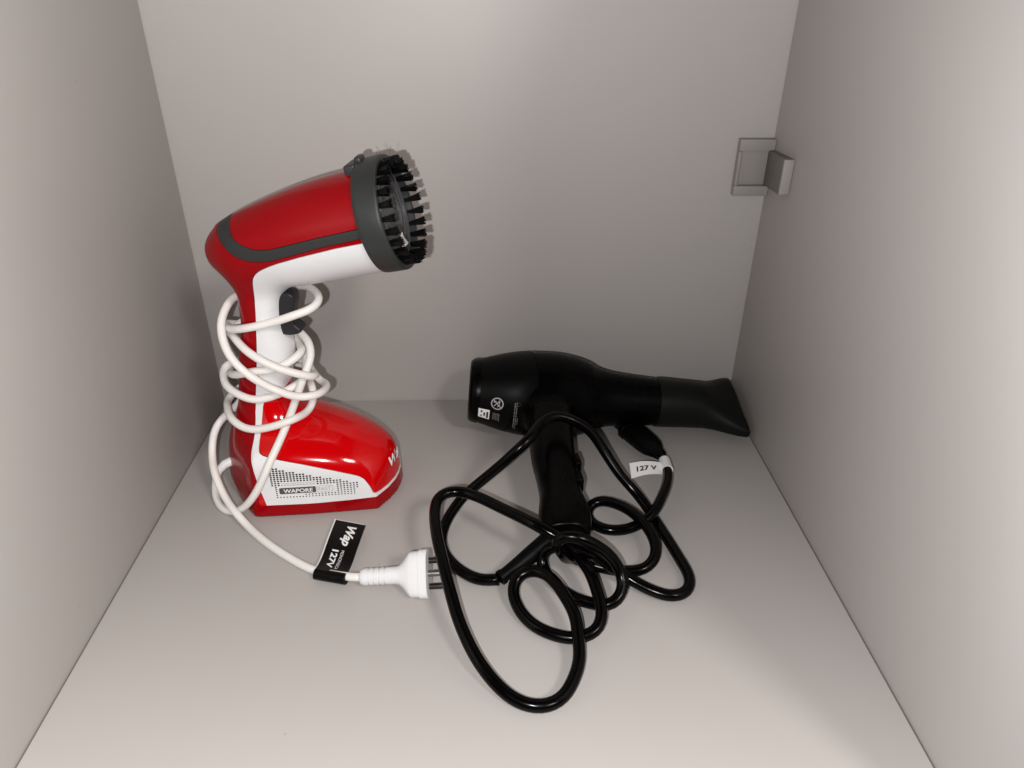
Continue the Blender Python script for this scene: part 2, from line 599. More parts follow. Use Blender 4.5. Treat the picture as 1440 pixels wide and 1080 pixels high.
def base_f(u, y, z):
    lo_ = poly_sd(u, y, BASE_LO)
    k_ = np.clip((z - .018) / .026, 0, 1)
    k_ = k_ * k_ * (3 - 2 * k_)
    plan = lo_ * (1 - k_) + poly_sd(u, y, BASE_HI) * k_
    side = plan + .10 * z                                   # sides lean inward
    w = smooth_table(u, [-.09, -.04, -.02, .02, .05, .08], [.058, .058, .057, .048, .042, .030])
    top = smooth_table(u, [-.09, -.06, -.03, .012, .039, .059, .073, .082], [.056, .067, .0730, .0715, .0640, .0532, .0435, .0355])
    sh = smooth_table(u, [-.09, -.03, .02, .05, .08], [.046, .054, .048, .038, .026])
    crown = top - (top - sh) * np.clip(np.abs(y) / w, 0, 1.15) ** 2.0
    d = smax(side, (z - crown) * .9, .0085 + .016 * np.clip((-.030 - u) / .03, 0, 1))
    return smax(d, .0006 - z, .0015)

def body_f(u, y, z):
    hb = smin(handle_f(u, y, z), base_f(u, y, z), .020)
    return smin(hb, head_f(u, y, z), .014)

# ---- hair dryer, in room coordinates ---------------------------------------
DRY_A = np.array((-.0060, -.0560, .0445))
DRY_B = np.array((.2650, -.0575, .0215))
DRY_L = float(np.linalg.norm(DRY_B - DRY_A))
DRY_D = (DRY_B - DRY_A) / DRY_L

def dryer_axis(x, y, z):
    dx, dy, dz = x - DRY_A[0], y - DRY_A[1], z - DRY_A[2]
    s = dx * DRY_D[0] + dy * DRY_D[1] + dz * DRY_D[2]
    return s, dx * dx + dy * dy + dz * dz - s * s

DRY_S = [-.01, .003, .006, .012, .022, .036, .050, .068, .085, .098, .108, .116, .123, .132, .150, .170, .196, .21]
DRY_R = [.028, .0305, .0318, .0335, .0365, .0398, .0420, .0432, .0430, .0412, .0388, .0358, .0320, .0292, .0266, .0250, .0236, .0234]

def dryer_f(x, y, z):
    s, rho2 = dryer_axis(x, y, z)
    r = smooth_table(s, DRY_S, DRY_R)
    d = (rho2 - r * r) / (2 * r)
    d = np.maximum(np.maximum(d, s - .1955), .004 - s)
    ys = [-.258, -.252, -.245, -.235, -.222, -.208, -.190, -.165, -.135, -.10, -.06]
    xc = smooth_table(y, ys, [.0690, .0690, .0695, .0700, .0700, .0690, .0680, .0665, .0665, .0675, .0680])
    hx = smooth_table(y, ys, [.0150, .0190, .0205, .0215, .0205, .0180, .0180, .0195, .0205, .0225, .0250])
    zc = smooth_table(y, ys, [.0215, .0220, .0230, .0245, .0265, .0285, .0315, .0350, .0385, .0415, .0440])
    hz = smooth_table(y, ys, [.0135, .0160, .0170, .0175, .0170, .0165, .0165, .0170, .0180, .0200, .0230])
    h = (np.abs((x - xc) / hx) ** 2.4 + np.abs((z - zc) / hz) ** 2.4) ** (1 / 2.4) - 1
    h = np.maximum(h * np.minimum(hx, hz), np.maximum(-.252 - y, y + .055))
    return smin(d, h, .012)

# traced courses of the two cords, in units of 0.01 mm
WHITE_CORD = [(-6000,-1600,3000),(-6245,-1914,3047),(-6523,-2190,3063),(-6821,-2433,3028),(-7116,-2642,2926),(-7373,-2815,2744),(-7572,-2946,2495),(-7722,-3048,2206),(-7833,-3147,1899),(-7907,-3272,1586),(-7936,-3442,1280),(-7909,-3657,999),
(-7823,-3903,769),(-7685,-4173,600),(-7502,-4459,484),(-7282,-4752,409),(-7031,-5038,365),(-6759,-5301,344),(-6470,-5524,340),(-6166,-5698,340),(-5844,-5822,358),(-5503,-5903,412),(-5149,-5957,518),(-4790,-6004,688),
(-4436,-6061,934),(-4097,-6133,1248),(-3776,-6200,1599),(-3477,-6244,1963),(-3204,-6259,2325),(-2958,-6244,2680),(-2735,-6204,3029),(-2531,-6147,3375),(-2341,-6080,3718),(-2163,-6006,4058),(-1998,-5923,4397),(-1843,-5822,4733),
(-1696,-5692,5064),(-1556,-5524,5388),(-1424,-5316,5696),(-1304,-5068,5980),(-1201,-4783,6234),(-1112,-4472,6465),(-1032,-4146,6684),(-958,-3813,6901),(-884,-3482,7126),(-809,-3163,7366),(-729,-2868,7625),(-639,-2611,7909),
(-528,-2407,8225),(-386,-2265,8580),(-225,-2165,8963),(-60,-2084,9360),(103,-2007,9759),(260,-1924,10151),(410,-1829,10531),(553,-1719,10896),(690,-1592,11245),(820,-1446,11583),(945,-1274,11913),(1062,-1073,12235),
(1162,-844,12548),(1225,-590,12849),(1227,-319,13138),(1159,-38,13404),(1025,248,13638),(836,533,13827),(603,811,13968),(336,1078,14067),(46,1338,14148),(-258,1592,14236),(-563,1835,14348),(-865,2057,14487),
(-1160,2244,14655),(-1446,2390,14855),(-1723,2491,15090),(-1989,2553,15360),(-2244,2582,15659),(-2491,2587,15973),(-2743,2573,16282),(-3013,2540,16567),(-3305,2471,16812),(-3614,2351,17012),(-3927,2177,17172),(-4230,1952,17301),
(-4510,1683,17404),(-4753,1379,17476),(-4947,1055,17507),(-5086,722,17489),(-5180,390,17417),(-5251,60,17291),(-5318,-270,17110),(-5382,-596,16881),(-5433,-910,16614),(-5453,-1203,16326),(-5433,-1474,16028),(-5369,-1724,15730),
(-5267,-1961,15437),(-5135,-2189,15151),(-4978,-2407,14872),(-4799,-2613,14595),(-4595,-2800,14317),(-4366,-2960,14035),(-4114,-3088,13749),(-3847,-3181,13462),(-3571,-3237,13175),(-3289,-3259,12889),(-3005,-3246,12604),(-2718,-3204,12323),
(-2429,-3138,12046),(-2140,-3058,11779),(-1849,-2974,11529),(-1554,-2896,11303),(-1244,-2833,11104),(-915,-2793,10933),(-569,-2779,10792),(-220,-2789,10684),(132,-2809,10605),(493,-2814,10550),(867,-2777,10513),(1241,-2680,10489),
(1590,-2516,10469),(1879,-2289,10443),(2081,-2013,10404),(2195,-1695,10346),(2240,-1341,10268),(2236,-955,10176),(2197,-547,10079),(2125,-133,9985),(2012,263,9898),(1853,619,9816),(1649,918,9742),(1414,1161,9689),
(1161,1363,9682),(902,1548,9741),(641,1739,9868),(373,1955,10039),(83,2205,10217),(-229,2475,10388),(-559,2738,10547),(-911,2963,10680),(-1282,3121,10775),(-1662,3190,10829),(-2035,3167,10859),(-2392,3062,10891),
(-2731,2898,10952),(-3057,2702,11053),(-3384,2508,11184),(-3725,2347,11312),(-4095,2238,11401),(-4479,2143,11440),(-4857,2026,11437),(-5215,1866,11413),(-5545,1653,11386),(-5848,1390,11368),(-6128,1087,11361),(-6387,761,11358),
(-6609,422,11328),(-6750,88,11218),(-6775,-206,11023),(-6707,-478,10823),(-6575,-763,10668),(-6397,-1066,10557),(-6173,-1373,10471),(-5901,-1664,10393),(-5581,-1919,10315),(-5226,-2130,10232),(-4851,-2297,10145),(-4469,-2425,10056),
(-4086,-2515,9968),(-3703,-2565,9891),(-3318,-2567,9841),(-2934,-2522,9832),(-2552,-2436,9863),(-2175,-2322,9927),(-1804,-2189,10013),(-1448,-2049,10115),(-1117,-1906,10226),(-821,-1763,10335),(-563,-1615,10437),(-322,-1438,10534),
(-85,-1218,10629),(122,-966,10714),(271,-701,10785),(349,-437,10842),(366,-171,10896),(336,108,10974),(273,415,11098),(191,755,11273),(97,1113,11490),(-8,1465,11738),(-130,1795,12007),(-281,2089,12285),
(-477,2333,12553),(-729,2509,12789),(-1035,2608,12975),(-1378,2627,13108),(-1732,2578,13227),(-2075,2506,13390),(-2432,2480,13550),(-2813,2481,13679),(-3211,2484,13783),(-3616,2478,13874),(-4021,2455,13962),(-4419,2408,14053),
(-4805,2328,14155),(-5176,2207,14271),(-5523,2037,14405),(-5835,1809,14557),(-6084,1521,14723),(-6229,1176,14893),(-6222,781,15055),(-6059,349,15194),(-5815,-83,15315),(-5550,-483,15420),(-5292,-822,15506),(-5042,-1101,15580),
(-4788,-1339,15662),(-4521,-1551,15756),(-4239,-1741,15860),(-3941,-1909,15968),(-3625,-2051,16077),(-3287,-2160,16183),(-2923,-2231,16287),(-2531,-2259,16388),(-2122,-2247,16484),(-1709,-2201,16580),(-1304,-2144,16677),(-918,-2092,16780),
(-553,-2057,16892),(-206,-2039,17013),(133,-2027,17140),(475,-2007,17271),(825,-1959,17398),(1185,-1868,17516),(1542,-1725,17618),(1875,-1524,17709),(2160,-1265,17797),(2369,-957,17892),(2484,-615,17992),(2498,-258,18088),
(2414,99,18171),(2248,445,18237),(2024,778,18285),(1762,1095,18317),(1475,1395,18333),(1172,1673,18330),(857,1928,18303),(535,2157,18251),(207,2365,18175),(-127,2553,18077),(-467,2722,17954),(-813,2871,17799),
(-1162,3000,17608),(-1509,3107,17377),(-1848,3190,17112),(-2177,3246,16826),(-2495,3266,16537),(-2803,3241,16260),(-3102,3158,16008),(-3398,3028,15787),(-3696,2861,15597),(-3994,2666,15434),(-4290,2446,15293),(-4583,2204,15167),
(-4868,1938,15052),(-5140,1651,14941),(-5389,1346,14831),(-5596,1038,14720),(-5747,753,14625),(-5834,512,14580),(-5831,303,14586),(-5742,94,14639),(-5584,-132,14708),(-5377,-396,14792),(-5128,-711,14875),(-4841,-1065,14923),
(-4528,-1418,14904),(-4199,-1744,14821),(-3866,-2028,14697),(-3534,-2266,14550),(-3203,-2459,14394),(-2868,-2609,14232),(-2529,-2718,14066),(-2185,-2789,13895),(-1841,-2826,13717),(-1497,-2830,13533),(-1156,-2806,13347),(-822,-2756,13165),
(-498,-2685,12993),(-177,-2596,12828),(152,-2488,12664),(490,-2360,12493),(827,-2210,12317),(1142,-2029,12139),(1403,-1815,11970),(1568,-1565,11819),(1625,-1281,11682),(1592,-960,11546),(1490,-608,11401),(1336,-236,11244),
(1143,142,11085),(926,515,10945),(699,869,10852),(473,1197,10833),(259,1508,10893),(63,1809,11023),(-120,2098,11206),(-302,2373,11418),(-496,2630,11639),(-723,2861,11845),(-999,3058,12009),(-1333,3212,12104),
(-1719,3327,12119),(-2141,3416,12062),(-2583,3489,11952),(-3033,3550,11813),(-3478,3589,11663),(-3908,3589,11518),(-4306,3522,11391),(-4663,3375,11286),(-4990,3170,11197),(-5302,2935,11116),(-5608,2684,11035),(-5912,2423,10951),
(-6209,2152,10865),(-6479,1868,10783),(-6685,1572,10716),(-6781,1268,10674),(-6737,955,10663),(-6566,614,10689),(-6327,218,10788),(-6113,-235,10997),(-5917,-673,11208),(-5707,-1058,11374),(-5477,-1387,11504),(-5227,-1663,11616),
(-4952,-1892,11725),(-4646,-2076,11844),(-4313,-2216,11974),(-3957,-2316,12110),(-3590,-2381,12242),(-3215,-2415,12357),(-2833,-2422,12445),(-2444,-2404,12504),(-2049,-2360,12546),(-1654,-2287,12596),(-1267,-2183,12673),(-895,-2054,12780),
(-544,-1906,12909),(-223,-1740,13048),(59,-1554,13189),(295,-1337,13324),(471,-1085,13444),(557,-808,13528),(546,-513,13562),(450,-194,13547),(289,149,13493),(96,522,13419),(-98,923,13359),(-308,1324,13349),
(-571,1671,13409),(-859,1961,13529),(-1129,2249,13674),(-1395,2564,13787),(-1690,2883,13788),(-1995,3098,13652),(-2273,3155,13435),(-2521,3116,13182),(-2749,3044,12908),(-2972,2976,12615),(-3203,2935,12302),(-3446,2927,11967),
(-3700,2944,11617),(-3957,2971,11258),(-4207,2995,10900),(-4440,3002,10545),(-4656,2977,10198),(-4866,2911,9869),(-5081,2800,9567),(-5314,2651,9299),(-5567,2475,9063),(-5837,2285,8850),(-6118,2088,8649),(-6400,1874,8459),
(-6669,1633,8283),(-6907,1356,8121),(-7091,1047,7981),(-7196,718,7873),(-7210,383,7810),(-7144,46,7793),(-7017,-299,7811),(-6853,-656,7845),(-6667,-1023,7881),(-6468,-1393,7913),(-6260,-1753,7936),(-6045,-2093,7948),
(-5816,-2407,7939),(-5565,-2690,7903),(-5280,-2937,7835),(-4954,-3143,7737),(-4593,-3305,7629),(-4209,-3422,7536),(-3815,-3494,7482),(-3416,-3530,7476),(-3013,-3541,7514),(-2609,-3539,7589),(-2205,-3528,7693),(-1807,-3509,7815),
(-1421,-3478,7942),(-1054,-3421,8064),(-708,-3323,8169),(-390,-3166,8244),(-119,-2947,8276),(86,-2661,8258),(227,-2304,8193),(330,-1906,8106),(419,-1504,8036),(503,-1126,8019),(586,-796,8078),(669,-528,8221),
(745,-330,8431),(802,-206,8669),(833,-131,8910),(836,-59,9147),(802,48,9366),(725,205,9531),(607,416,9613),(454,692,9625),(273,1036,9603),(77,1437,9583),(-110,1862,9594),(-273,2275,9651),
(-425,2655,9739),(-592,2986,9833),(-795,3254,9905),(-1052,3443,9924),(-1363,3548,9870),(-1709,3587,9752),(-2069,3582,9594),(-2434,3550,9419),(-2801,3500,9250),(-3171,3440,9101),(-3548,3371,8985),(-3932,3292,8898),
(-4318,3199,8825),(-4694,3082,8741),(-5046,2935,8622),(-5361,2755,8460),(-5633,2539,8265),(-5864,2287,8055),(-6064,2007,7843),(-6240,1705,7633),(-6400,1384,7434),(-6551,1052,7250),(-6699,715,7088),(-6849,387,6953),
(-7003,77,6839),(-7168,-217,6726),(-7353,-500,6588),(-7554,-769,6412),(-7752,-1014,6190),(-7927,-1230,5917),(-8066,-1422,5599),(-8169,-1599,5254),(-8236,-1774,4900),(-8265,-1963,4554),(-8253,-2176,4229),(-8201,-2418,3936),
(-8113,-2683,3690),(-7999,-2958,3501),(-7865,-3234,3357),(-7718,-3507,3232),(-7558,-3776,3095),(-7384,-4040,2922),(-7196,-4296,2705),(-6992,-4542,2456),(-6775,-4782,2195),(-6539,-5022,1942),(-6284,-5271,1715),(-6008,-5532,1525),
(-5716,-5805,1377),(-5416,-6081,1261),(-5118,-6348,1160),(-4830,-6584,1051),(-4551,-6782,925),(-4280,-6961,792),(-4012,-7137,666),(-3739,-7321,559),(-3458,-7519,475),(-3165,-7733,416),(-2860,-7961,379),(-2544,-8198,359),
(-2219,-8441,350),(-1889,-8684,345),(-1555,-8922,343),(-1220,-9154,343),(-884,-9379,342),(-548,-9598,343),(-210,-9811,344),(130,-10020,347),(472,-10225,352),(818,-10428,357),(1166,-10628,364),(1516,-10825,371),
(1867,-11019,379),(2220,-11208,388),(2576,-11392,397),(2934,-11567,408),(3297,-11732,421),(3665,-11884,438),(4039,-12020,460),(4421,-12139,489),(4807,-12244,524),(5196,-12338,564),(5586,-12426,608),(5976,-12512,655),
(6364,-12595,707),(6754,-12667,763),(7148,-12722,817),(7544,-12747,868),(7941,-12764,920)]
BLACK_CORD = [(1604,-27772,600),(1207,-27738,558),(809,-27698,511),(417,-27634,474),(41,-27527,454),(-316,-27373,450),(-652,-27174,450),(-970,-26939,451),(-1274,-26674,452),(-1561,-26383,454),(-1829,-26071,456),(-2075,-25743,455),
(-2299,-25403,453),(-2497,-25052,450),(-2667,-24688,450),(-2805,-24313,456),(-2912,-23931,470),(-2986,-23543,495),(-3025,-23153,536),(-3026,-22759,592),(-2986,-22366,665),(-2909,-21976,750),(-2801,-21594,842),(-2668,-21221,940),
(-2511,-20859,1041),(-2336,-20510,1146),(-2144,-20175,1258),(-1940,-19858,1380),(-1720,-19562,1514),(-1481,-19292,1665),(-1217,-19054,1834),(-931,-18853,2020),(-629,-18693,2224),(-321,-18572,2446),(-14,-18487,2687),(286,-18434,2945),
(577,-18409,3214),(860,-18406,3491),(1138,-18418,3775),(1414,-18437,4064),(1690,-18457,4359),(1966,-18471,4658),(2243,-18476,4958),(2520,-18466,5254),(2800,-18435,5542),(3086,-18377,5816),(3379,-18285,6071),(3676,-18153,6302),
(3970,-17975,6504),(4244,-17751,6673),(4481,-17485,6803),(4677,-17188,6894),(4849,-16868,6953),(5019,-16537,6990),(5208,-16205,7022),(5434,-15885,7060),(5702,-15588,7108),(6008,-15327,7161),(6347,-15120,7200),(6714,-14978,7204),
(7101,-14905,7159),(7492,-14891,7068),(7878,-14916,6942),(8253,-14966,6794),(8615,-15028,6629),(8963,-15099,6445),(9296,-15178,6240),(9610,-15267,6012),(9901,-15369,5760),(10165,-15486,5486),(10406,-15621,5198),(10628,-15772,4903),
(10841,-15939,4610),(11052,-16121,4324),(11263,-16318,4047),(11472,-16526,3775),(11680,-16742,3509),(11890,-16961,3247),(12108,-17178,2989),(12337,-17391,2738),(12577,-17599,2495),(12828,-17804,2261),(13083,-18012,2035),(13339,-18230,1819),
(13588,-18464,1612),(13825,-18718,1417),(14044,-18995,1237),(14241,-19292,1076),(14416,-19607,935),(14573,-19938,815),(14714,-20283,715),(14843,-20643,634),(14962,-21018,572),(15072,-21409,530),(15176,-21811,502),(15278,-22218,482),
(15376,-22624,468),(15471,-23027,459),(15562,-23425,454),(15650,-23819,451),(15733,-24209,450),(15813,-24597,450),(15890,-24985,450),(15966,-25375,450),(16042,-25767,450),(16120,-26163,452),(16194,-26564,457),(16257,-26969,465),
(16295,-27376,473),(16293,-27782,478),(16242,-28181,479),(16135,-28562,475),(15961,-28910,467),(15715,-29206,458),(15403,-29431,452),(15043,-29574,450),(14657,-29626,450),(14263,-29593,458),(13877,-29490,478),(13503,-29342,509),
(13141,-29167,546),(12788,-28978,590),(12443,-28780,645),(12105,-28576,717),(11774,-28370,808),(11446,-28166,917),(11120,-27972,1043),(10791,-27797,1189),(10461,-27647,1361),(10127,-27533,1565),(9788,-27461,1803),(9445,-27434,2074),
(9102,-27448,2368),(8763,-27482,2671),(8428,-27506,2949),(8089,-27491,3172),(7751,-27440,3354),(7412,-27364,3511),(7073,-27273,3653),(6731,-27172,3786),(6386,-27062,3914),(6039,-26941,4043),(5692,-26805,4172),(5347,-26651,4297),
(5005,-26476,4410),(4670,-26282,4498),(4346,-26068,4555),(4038,-25836,4579),(3744,-25585,4571),(3462,-25319,4540),(3188,-25040,4491),(2917,-24754,4431),(2645,-24465,4369),(2370,-24176,4309),(2089,-23891,4255),(1801,-23609,4209),
(1506,-23330,4174),(1208,-23056,4147),(906,-22788,4127),(599,-22527,4111),(283,-22277,4099),(-44,-22042,4089),(-384,-21827,4085),(-739,-21639,4090),(-1107,-21487,4102),(-1492,-21389,4116),(-1887,-21360,4123),(-2279,-21412,4116),
(-2643,-21549,4092),(-2947,-21766,4053),(-3167,-22053,4001),(-3301,-22391,3949),(-3374,-22764,3903),(-3408,-23158,3867),(-3414,-23563,3838),(-3399,-23972,3813),(-3366,-24382,3788),(-3321,-24788,3760),(-3268,-25191,3730),(-3209,-25589,3696),
(-3143,-25984,3659),(-3069,-26375,3620),(-2989,-26764,3579),(-2904,-27151,3534),(-2815,-27537,3486),(-2725,-27924,3431),(-2635,-28310,3371),(-2544,-28696,3305),(-2452,-29080,3234),(-2358,-29463,3157),(-2263,-29844,3075),(-2164,-30222,2989),
(-2063,-30599,2899),(-1960,-30973,2804),(-1856,-31346,2704),(-1749,-31719,2600),(-1640,-32091,2493),(-1526,-32460,2383),(-1404,-32828,2273),(-1273,-33191,2164),(-1133,-33551,2057),(-985,-33908,1950),(-829,-34260,1844),(-664,-34609,1738),
(-491,-34952,1631),(-307,-35290,1523),(-112,-35621,1413),(96,-35945,1302),(317,-36262,1191),(551,-36571,1081),(797,-36872,975),(1055,-37163,875),(1327,-37444,781),(1612,-37714,697),(1913,-37969,623),(2234,-38201,562),
(2576,-38405,516),(2939,-38573,483),(3318,-38698,462),(3711,-38772,451),(4108,-38783,450),(4501,-38725,453),(4877,-38599,466),(5225,-38410,489),(5535,-38165,524),(5803,-37874,570),(6034,-37551,623),(6238,-37209,681),
(6421,-36857,745),(6584,-36499,815),(6721,-36135,894),(6825,-35763,984),(6889,-35382,1086),(6916,-34994,1195),(6920,-34603,1309),(6917,-34213,1422),(6916,-33826,1531),(6909,-33439,1635),(6884,-33053,1728),(6831,-32669,1808),
(6745,-32288,1873),(6631,-31909,1924),(6498,-31534,1964),(6352,-31159,1996),(6199,-30785,2023),(6041,-30412,2047),(5873,-30043,2067),(5687,-29683,2081),(5476,-29340,2086),(5231,-29025,2080),(4950,-28748,2061),(4631,-28522,2025),
(4279,-28365,1968),(3904,-28292,1882),(3530,-28313,1766),(3189,-28429,1622),(2917,-28639,1455),(2736,-28926,1276),(2648,-29264,1103),(2640,-29629,951),(2700,-30004,824),(2813,-30378,722),(2964,-30745,641),(3148,-31100,578),
(3362,-31440,530),(3606,-31760,495),(3876,-32058,471),(4173,-32332,456),(4495,-32579,450),(4836,-32797,450),(5192,-32987,450),(5558,-33150,450),(5935,-33285,455),(6321,-33384,471),(6716,-33443,506),(7114,-33456,561),
(7509,-33418,638),(7886,-33324,737),(8224,-33162,857),(8495,-32926,997),(8685,-32627,1145),(8801,-32285,1286),(8855,-31922,1410),(8861,-31551,1516),(8831,-31178,1610),(8778,-30803,1701),(8713,-30421,1796),(8642,-30030,1894),
(8562,-29627,1989),(8469,-29213,2073),(8356,-28790,2138),(8214,-28366,2183),(8038,-27954,2219),(7837,-27573,2274),(7626,-27236,2381),(7396,-26929,2511),(7111,-26662,2602),(6766,-26464,2599),(6408,-26317,2514),(6055,-26199,2380),
(5717,-26120,2206),(5411,-26099,1989),(5168,-26155,1734),(5021,-26295,1455),(4980,-26507,1177),(5040,-26770,933),(5171,-27062,744),(5348,-27377,610),(5554,-27707,523),(5783,-28047,475),(6027,-28387,454),(6281,-28720,450),
(6543,-29038,450),(6818,-29333,452),(7112,-29602,467),(7427,-29844,499),(7759,-30064,546),(8102,-30264,601),(8451,-30443,656),(8806,-30596,706),(9168,-30702,759),(9533,-30734,835),(9881,-30667,948),(10187,-30507,1097),
(10433,-30279,1270),(10607,-30010,1460),(10703,-29725,1667),(10723,-29441,1898),(10671,-29178,2153),(10560,-28958,2425),(10403,-28786,2711),(10208,-28659,3008),(9976,-28569,3312),(9711,-28510,3615),(9421,-28475,3910),(9112,-28455,4191),
(8788,-28443,4453),(8452,-28431,4689),(8105,-28413,4893),(7744,-28381,5059),(7369,-28330,5176),(6983,-28266,5230),(6605,-28202,5202),(6272,-28158,5076),(6033,-28139,4863),(5921,-28130,4594),(5931,-28112,4297),(6024,-28068,3987),
(6160,-27985,3663),(6306,-27850,3305),(6450,-27646,2881),(6613,-27323,2361),(6839,-26860,1809),(7081,-26488,1449),(7307,-26259,1222),(7522,-26138,1052),(7746,-26092,914),(8003,-26101,797),(8306,-26152,693),(8651,-26237,604),
(9018,-26344,534),(9392,-26462,486),(9770,-26585,460),(10151,-26704,450),(10536,-26813,450),(10925,-26904,450),(11320,-26974,455),(11720,-27017,468),(12124,-27030,490),(12525,-26998,531),(12909,-26906,599),(13260,-26744,698),
(13563,-26517,816),(13807,-26233,940),(13980,-25903,1059),(14086,-25542,1164),(14135,-25162,1254),(14139,-24775,1331),(14104,-24389,1397),(14036,-24010,1456),(13939,-23641,1512),(13817,-23281,1566),(13673,-22927,1616),(13509,-22576,1658),
(13329,-22223,1684),(13134,-21864,1688),(12924,-21504,1671),(12698,-21150,1637),(12454,-20805,1590),(12194,-20476,1532),(11917,-20168,1469),(11622,-19887,1403),(11306,-19643,1336),(10971,-19449,1268),(10616,-19324,1191),(10254,-19292,1092),
(9914,-19374,961),(9634,-19569,813),(9447,-19856,673),(9367,-20205,564),(9384,-20585,493),(9488,-20968,458),(9675,-21326,450),(9936,-21635,450),(10253,-21883,450),(10608,-22066,450),(10989,-22187,454),(11383,-22253,467),
(11784,-22271,492),(12185,-22250,534),(12583,-22193,597),(12973,-22107,684),(13352,-21996,796),(13712,-21865,932),(14046,-21713,1083),(14346,-21534,1234),(14612,-21320,1370),(14848,-21066,1479),(15063,-20771,1555),(15266,-20443,1600),
(15462,-20091,1623),(15654,-19725,1628),(15843,-19352,1621),(16025,-18978,1606),(16200,-18605,1584),(16365,-18234,1558),(16519,-17864,1529),(16664,-17493,1499),(16797,-17119,1469),(16918,-16741,1440),(17025,-16357,1412),(17116,-15968,1387),
(17190,-15574,1362),(17246,-15177,1338),(17285,-14778,1314),(17309,-14379,1291),(17319,-13979,1269),(17312,-13578,1248),(17268,-13181,1230),(17187,-12788,1215),(17105,-12396,1200)]

# ============================================================================
# the cupboard: floor, back and two side boards
# ============================================================================
W2 = 0.275
DEPTH = 0.503
TOP = 0.72
def board(name, lo, hi, bevel=0.0007):
    bm = bmesh.new()
    add_box(bm, lo, hi, bevel, 2)
    o = bm_obj(name, bm, M['panel'], sharp=30)
    o["kind"] = "structure"
    return o
board("floor", (-W2 + .0010, -DEPTH, -.018), (W2 - .0012, -.0008, 0))
board("wall_back", (-W2 - .018, 0, -.018), (W2 + .018, .012, TOP))
board("wall_left", (-W2 - .018, -DEPTH, -.018), (-W2, -.0004, TOP))
board("wall_right", (W2, -DEPTH, -.018), (W2 + .018, -.0004, TOP))
bm = bmesh.new()
add_box(bm, (-W2 - .018, -DEPTH, -.040), (W2 + .018, .012, -.0185), 0.0)
o = bm_obj("floor_underside", bm, M['core_joint_shade'])
o["kind"] = "structure"
for x0, x1 in ((-W2 + .0001, -W2 + .0009), (W2 - .0011, W2 - .0001)):     # dark strip put in for the shade of the joint gap
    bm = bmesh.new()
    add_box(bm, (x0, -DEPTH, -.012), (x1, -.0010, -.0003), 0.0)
    o = bm_obj("joint_shade", bm, M['core_joint_shade'])
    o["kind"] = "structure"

# ============================================================================
# garment steamer
# ============================================================================
ST_YAW = math.radians(-8.0)
ST_O = Vector((-.150, -.138, 0))
steamer = empty("garment_steamer", ST_O, ST_YAW)
tag(steamer, "red and white handheld garment steamer standing upright, white cord wound round its handle", "steamer")

def to_st(p):
    q = Vector(p) - ST_O
    c, s = math.cos(-ST_YAW), math.sin(-ST_YAW)
    return Vector((q.x * c - q.y * s, q.x * s + q.y * c, q.z))

SV, SQ = surface_nets(body_f, (-.090, -.066, -.004), (.092, .066, .292), .00175)
SQ = [tuple(q) for q in SQ]

G_UP = [(.100, .2600), (.0729, .2527), (.0440, .2452), (.0159, .2368), (.0070, .2342), (-.0015, .2328), (-.0085, .2330), (-.0146, .2343),
        (-.0195, .2362), (-.0233, .2386), (-.0265, .2415), (-.0295, .2450), (-.0325, .2490)]
G_LO = [(.100, .2530), (.0750, .2459), (.0430, .2373), (.0144, .2278), (.0070, .2255), (-.0004, .2238), (-.0075, .2230), (-.0146, .2234),
        (-.0205, .2247), (-.0259, .2270), (-.0308, .2300), (-.0352, .2338), (-.0390, .2375), (-.0425, .2415), (-.0465, .2470)]
P_GREY = G_UP + [(-.036, .275), (-.060, .275)] + G_LO[::-1]
P_TOP = G_UP + [(-.036, .31), (.1, .31)]
P_TOP = [(u, z - .004) for u, z in G_UP[:-1]] + [(-.036, .2470), (-.040, .31), (.1, .31)]
P_WHITE = [(.110, .2520), (.0760, .2426), (.0562, .2379), (.0283, .2295), (.0107, .2234), (.0040, .2206), (-.0019, .2177), (-.0067, .2150),
           (-.0106, .2117), (-.0134, .2080), (-.0152, .2035), (-.0168, .1985), (-.0186, .1917), (-.0202, .1835), (-.0213, .1750),
           (-.0227, .1655), (-.0239, .1567), (-.0252, .1450), (-.0265, .1347), (-.0307, .1134), (-.0336, .0970), (-.0350, .0843), (-.0348, .0760), (-.0342, .0686),
           (-.0332, .0595), (-.0300, .0488), (-.0266, .0271), (-.0232, .0120), (.0193, .0116), (.0451, .0122), (.0658, .0131), (.110, .0140),
           (.110, .0163), (.0700, .0163), (.0649, .0178), (.0630, .0228), (.0604, .0273), (.0578, .0312), (.0541, .0342), (.0480, .0370), (.0342, .0422),
           (.0094, .0502), (-.0133, .0561), (-.0225, .0585), (-.0255, .0598), (-.0272, .0620), (-.0284, .0655), (-.0289, .0700), (-.0290, .0786),
           (-.0280, .0890), (-.0262, .0945), (-.0224, .0985), (-.0164, .1006), (-.0116, .1025), (-.0080, .1060), (.0020, .1090), (.03, .11), (.03, .16), (.13, .19)]
P_CAP = [(-.0292, .0945), (-.0285, .0120), (.110, .0130), (.110, .13), (-.020, .13)]

GAP = .00022
rem_v, rem_f = SV, SQ
pieces = {}
for nm, poly, gap in (("g", P_GREY, GAP), ("w", P_WHITE, GAP), ("t", P_TOP, GAP), ("c", P_CAP, 0.0)):
    d = poly_sd(rem_v[:, 0], rem_v[:, 2], poly)
    pieces[nm] = clip_mesh(rem_v, rem_f, -d - gap)
    rem_v, rem_f = clip_mesh(rem_v, rem_f, d - gap)
pieces["r"] = (rem_v, rem_f)

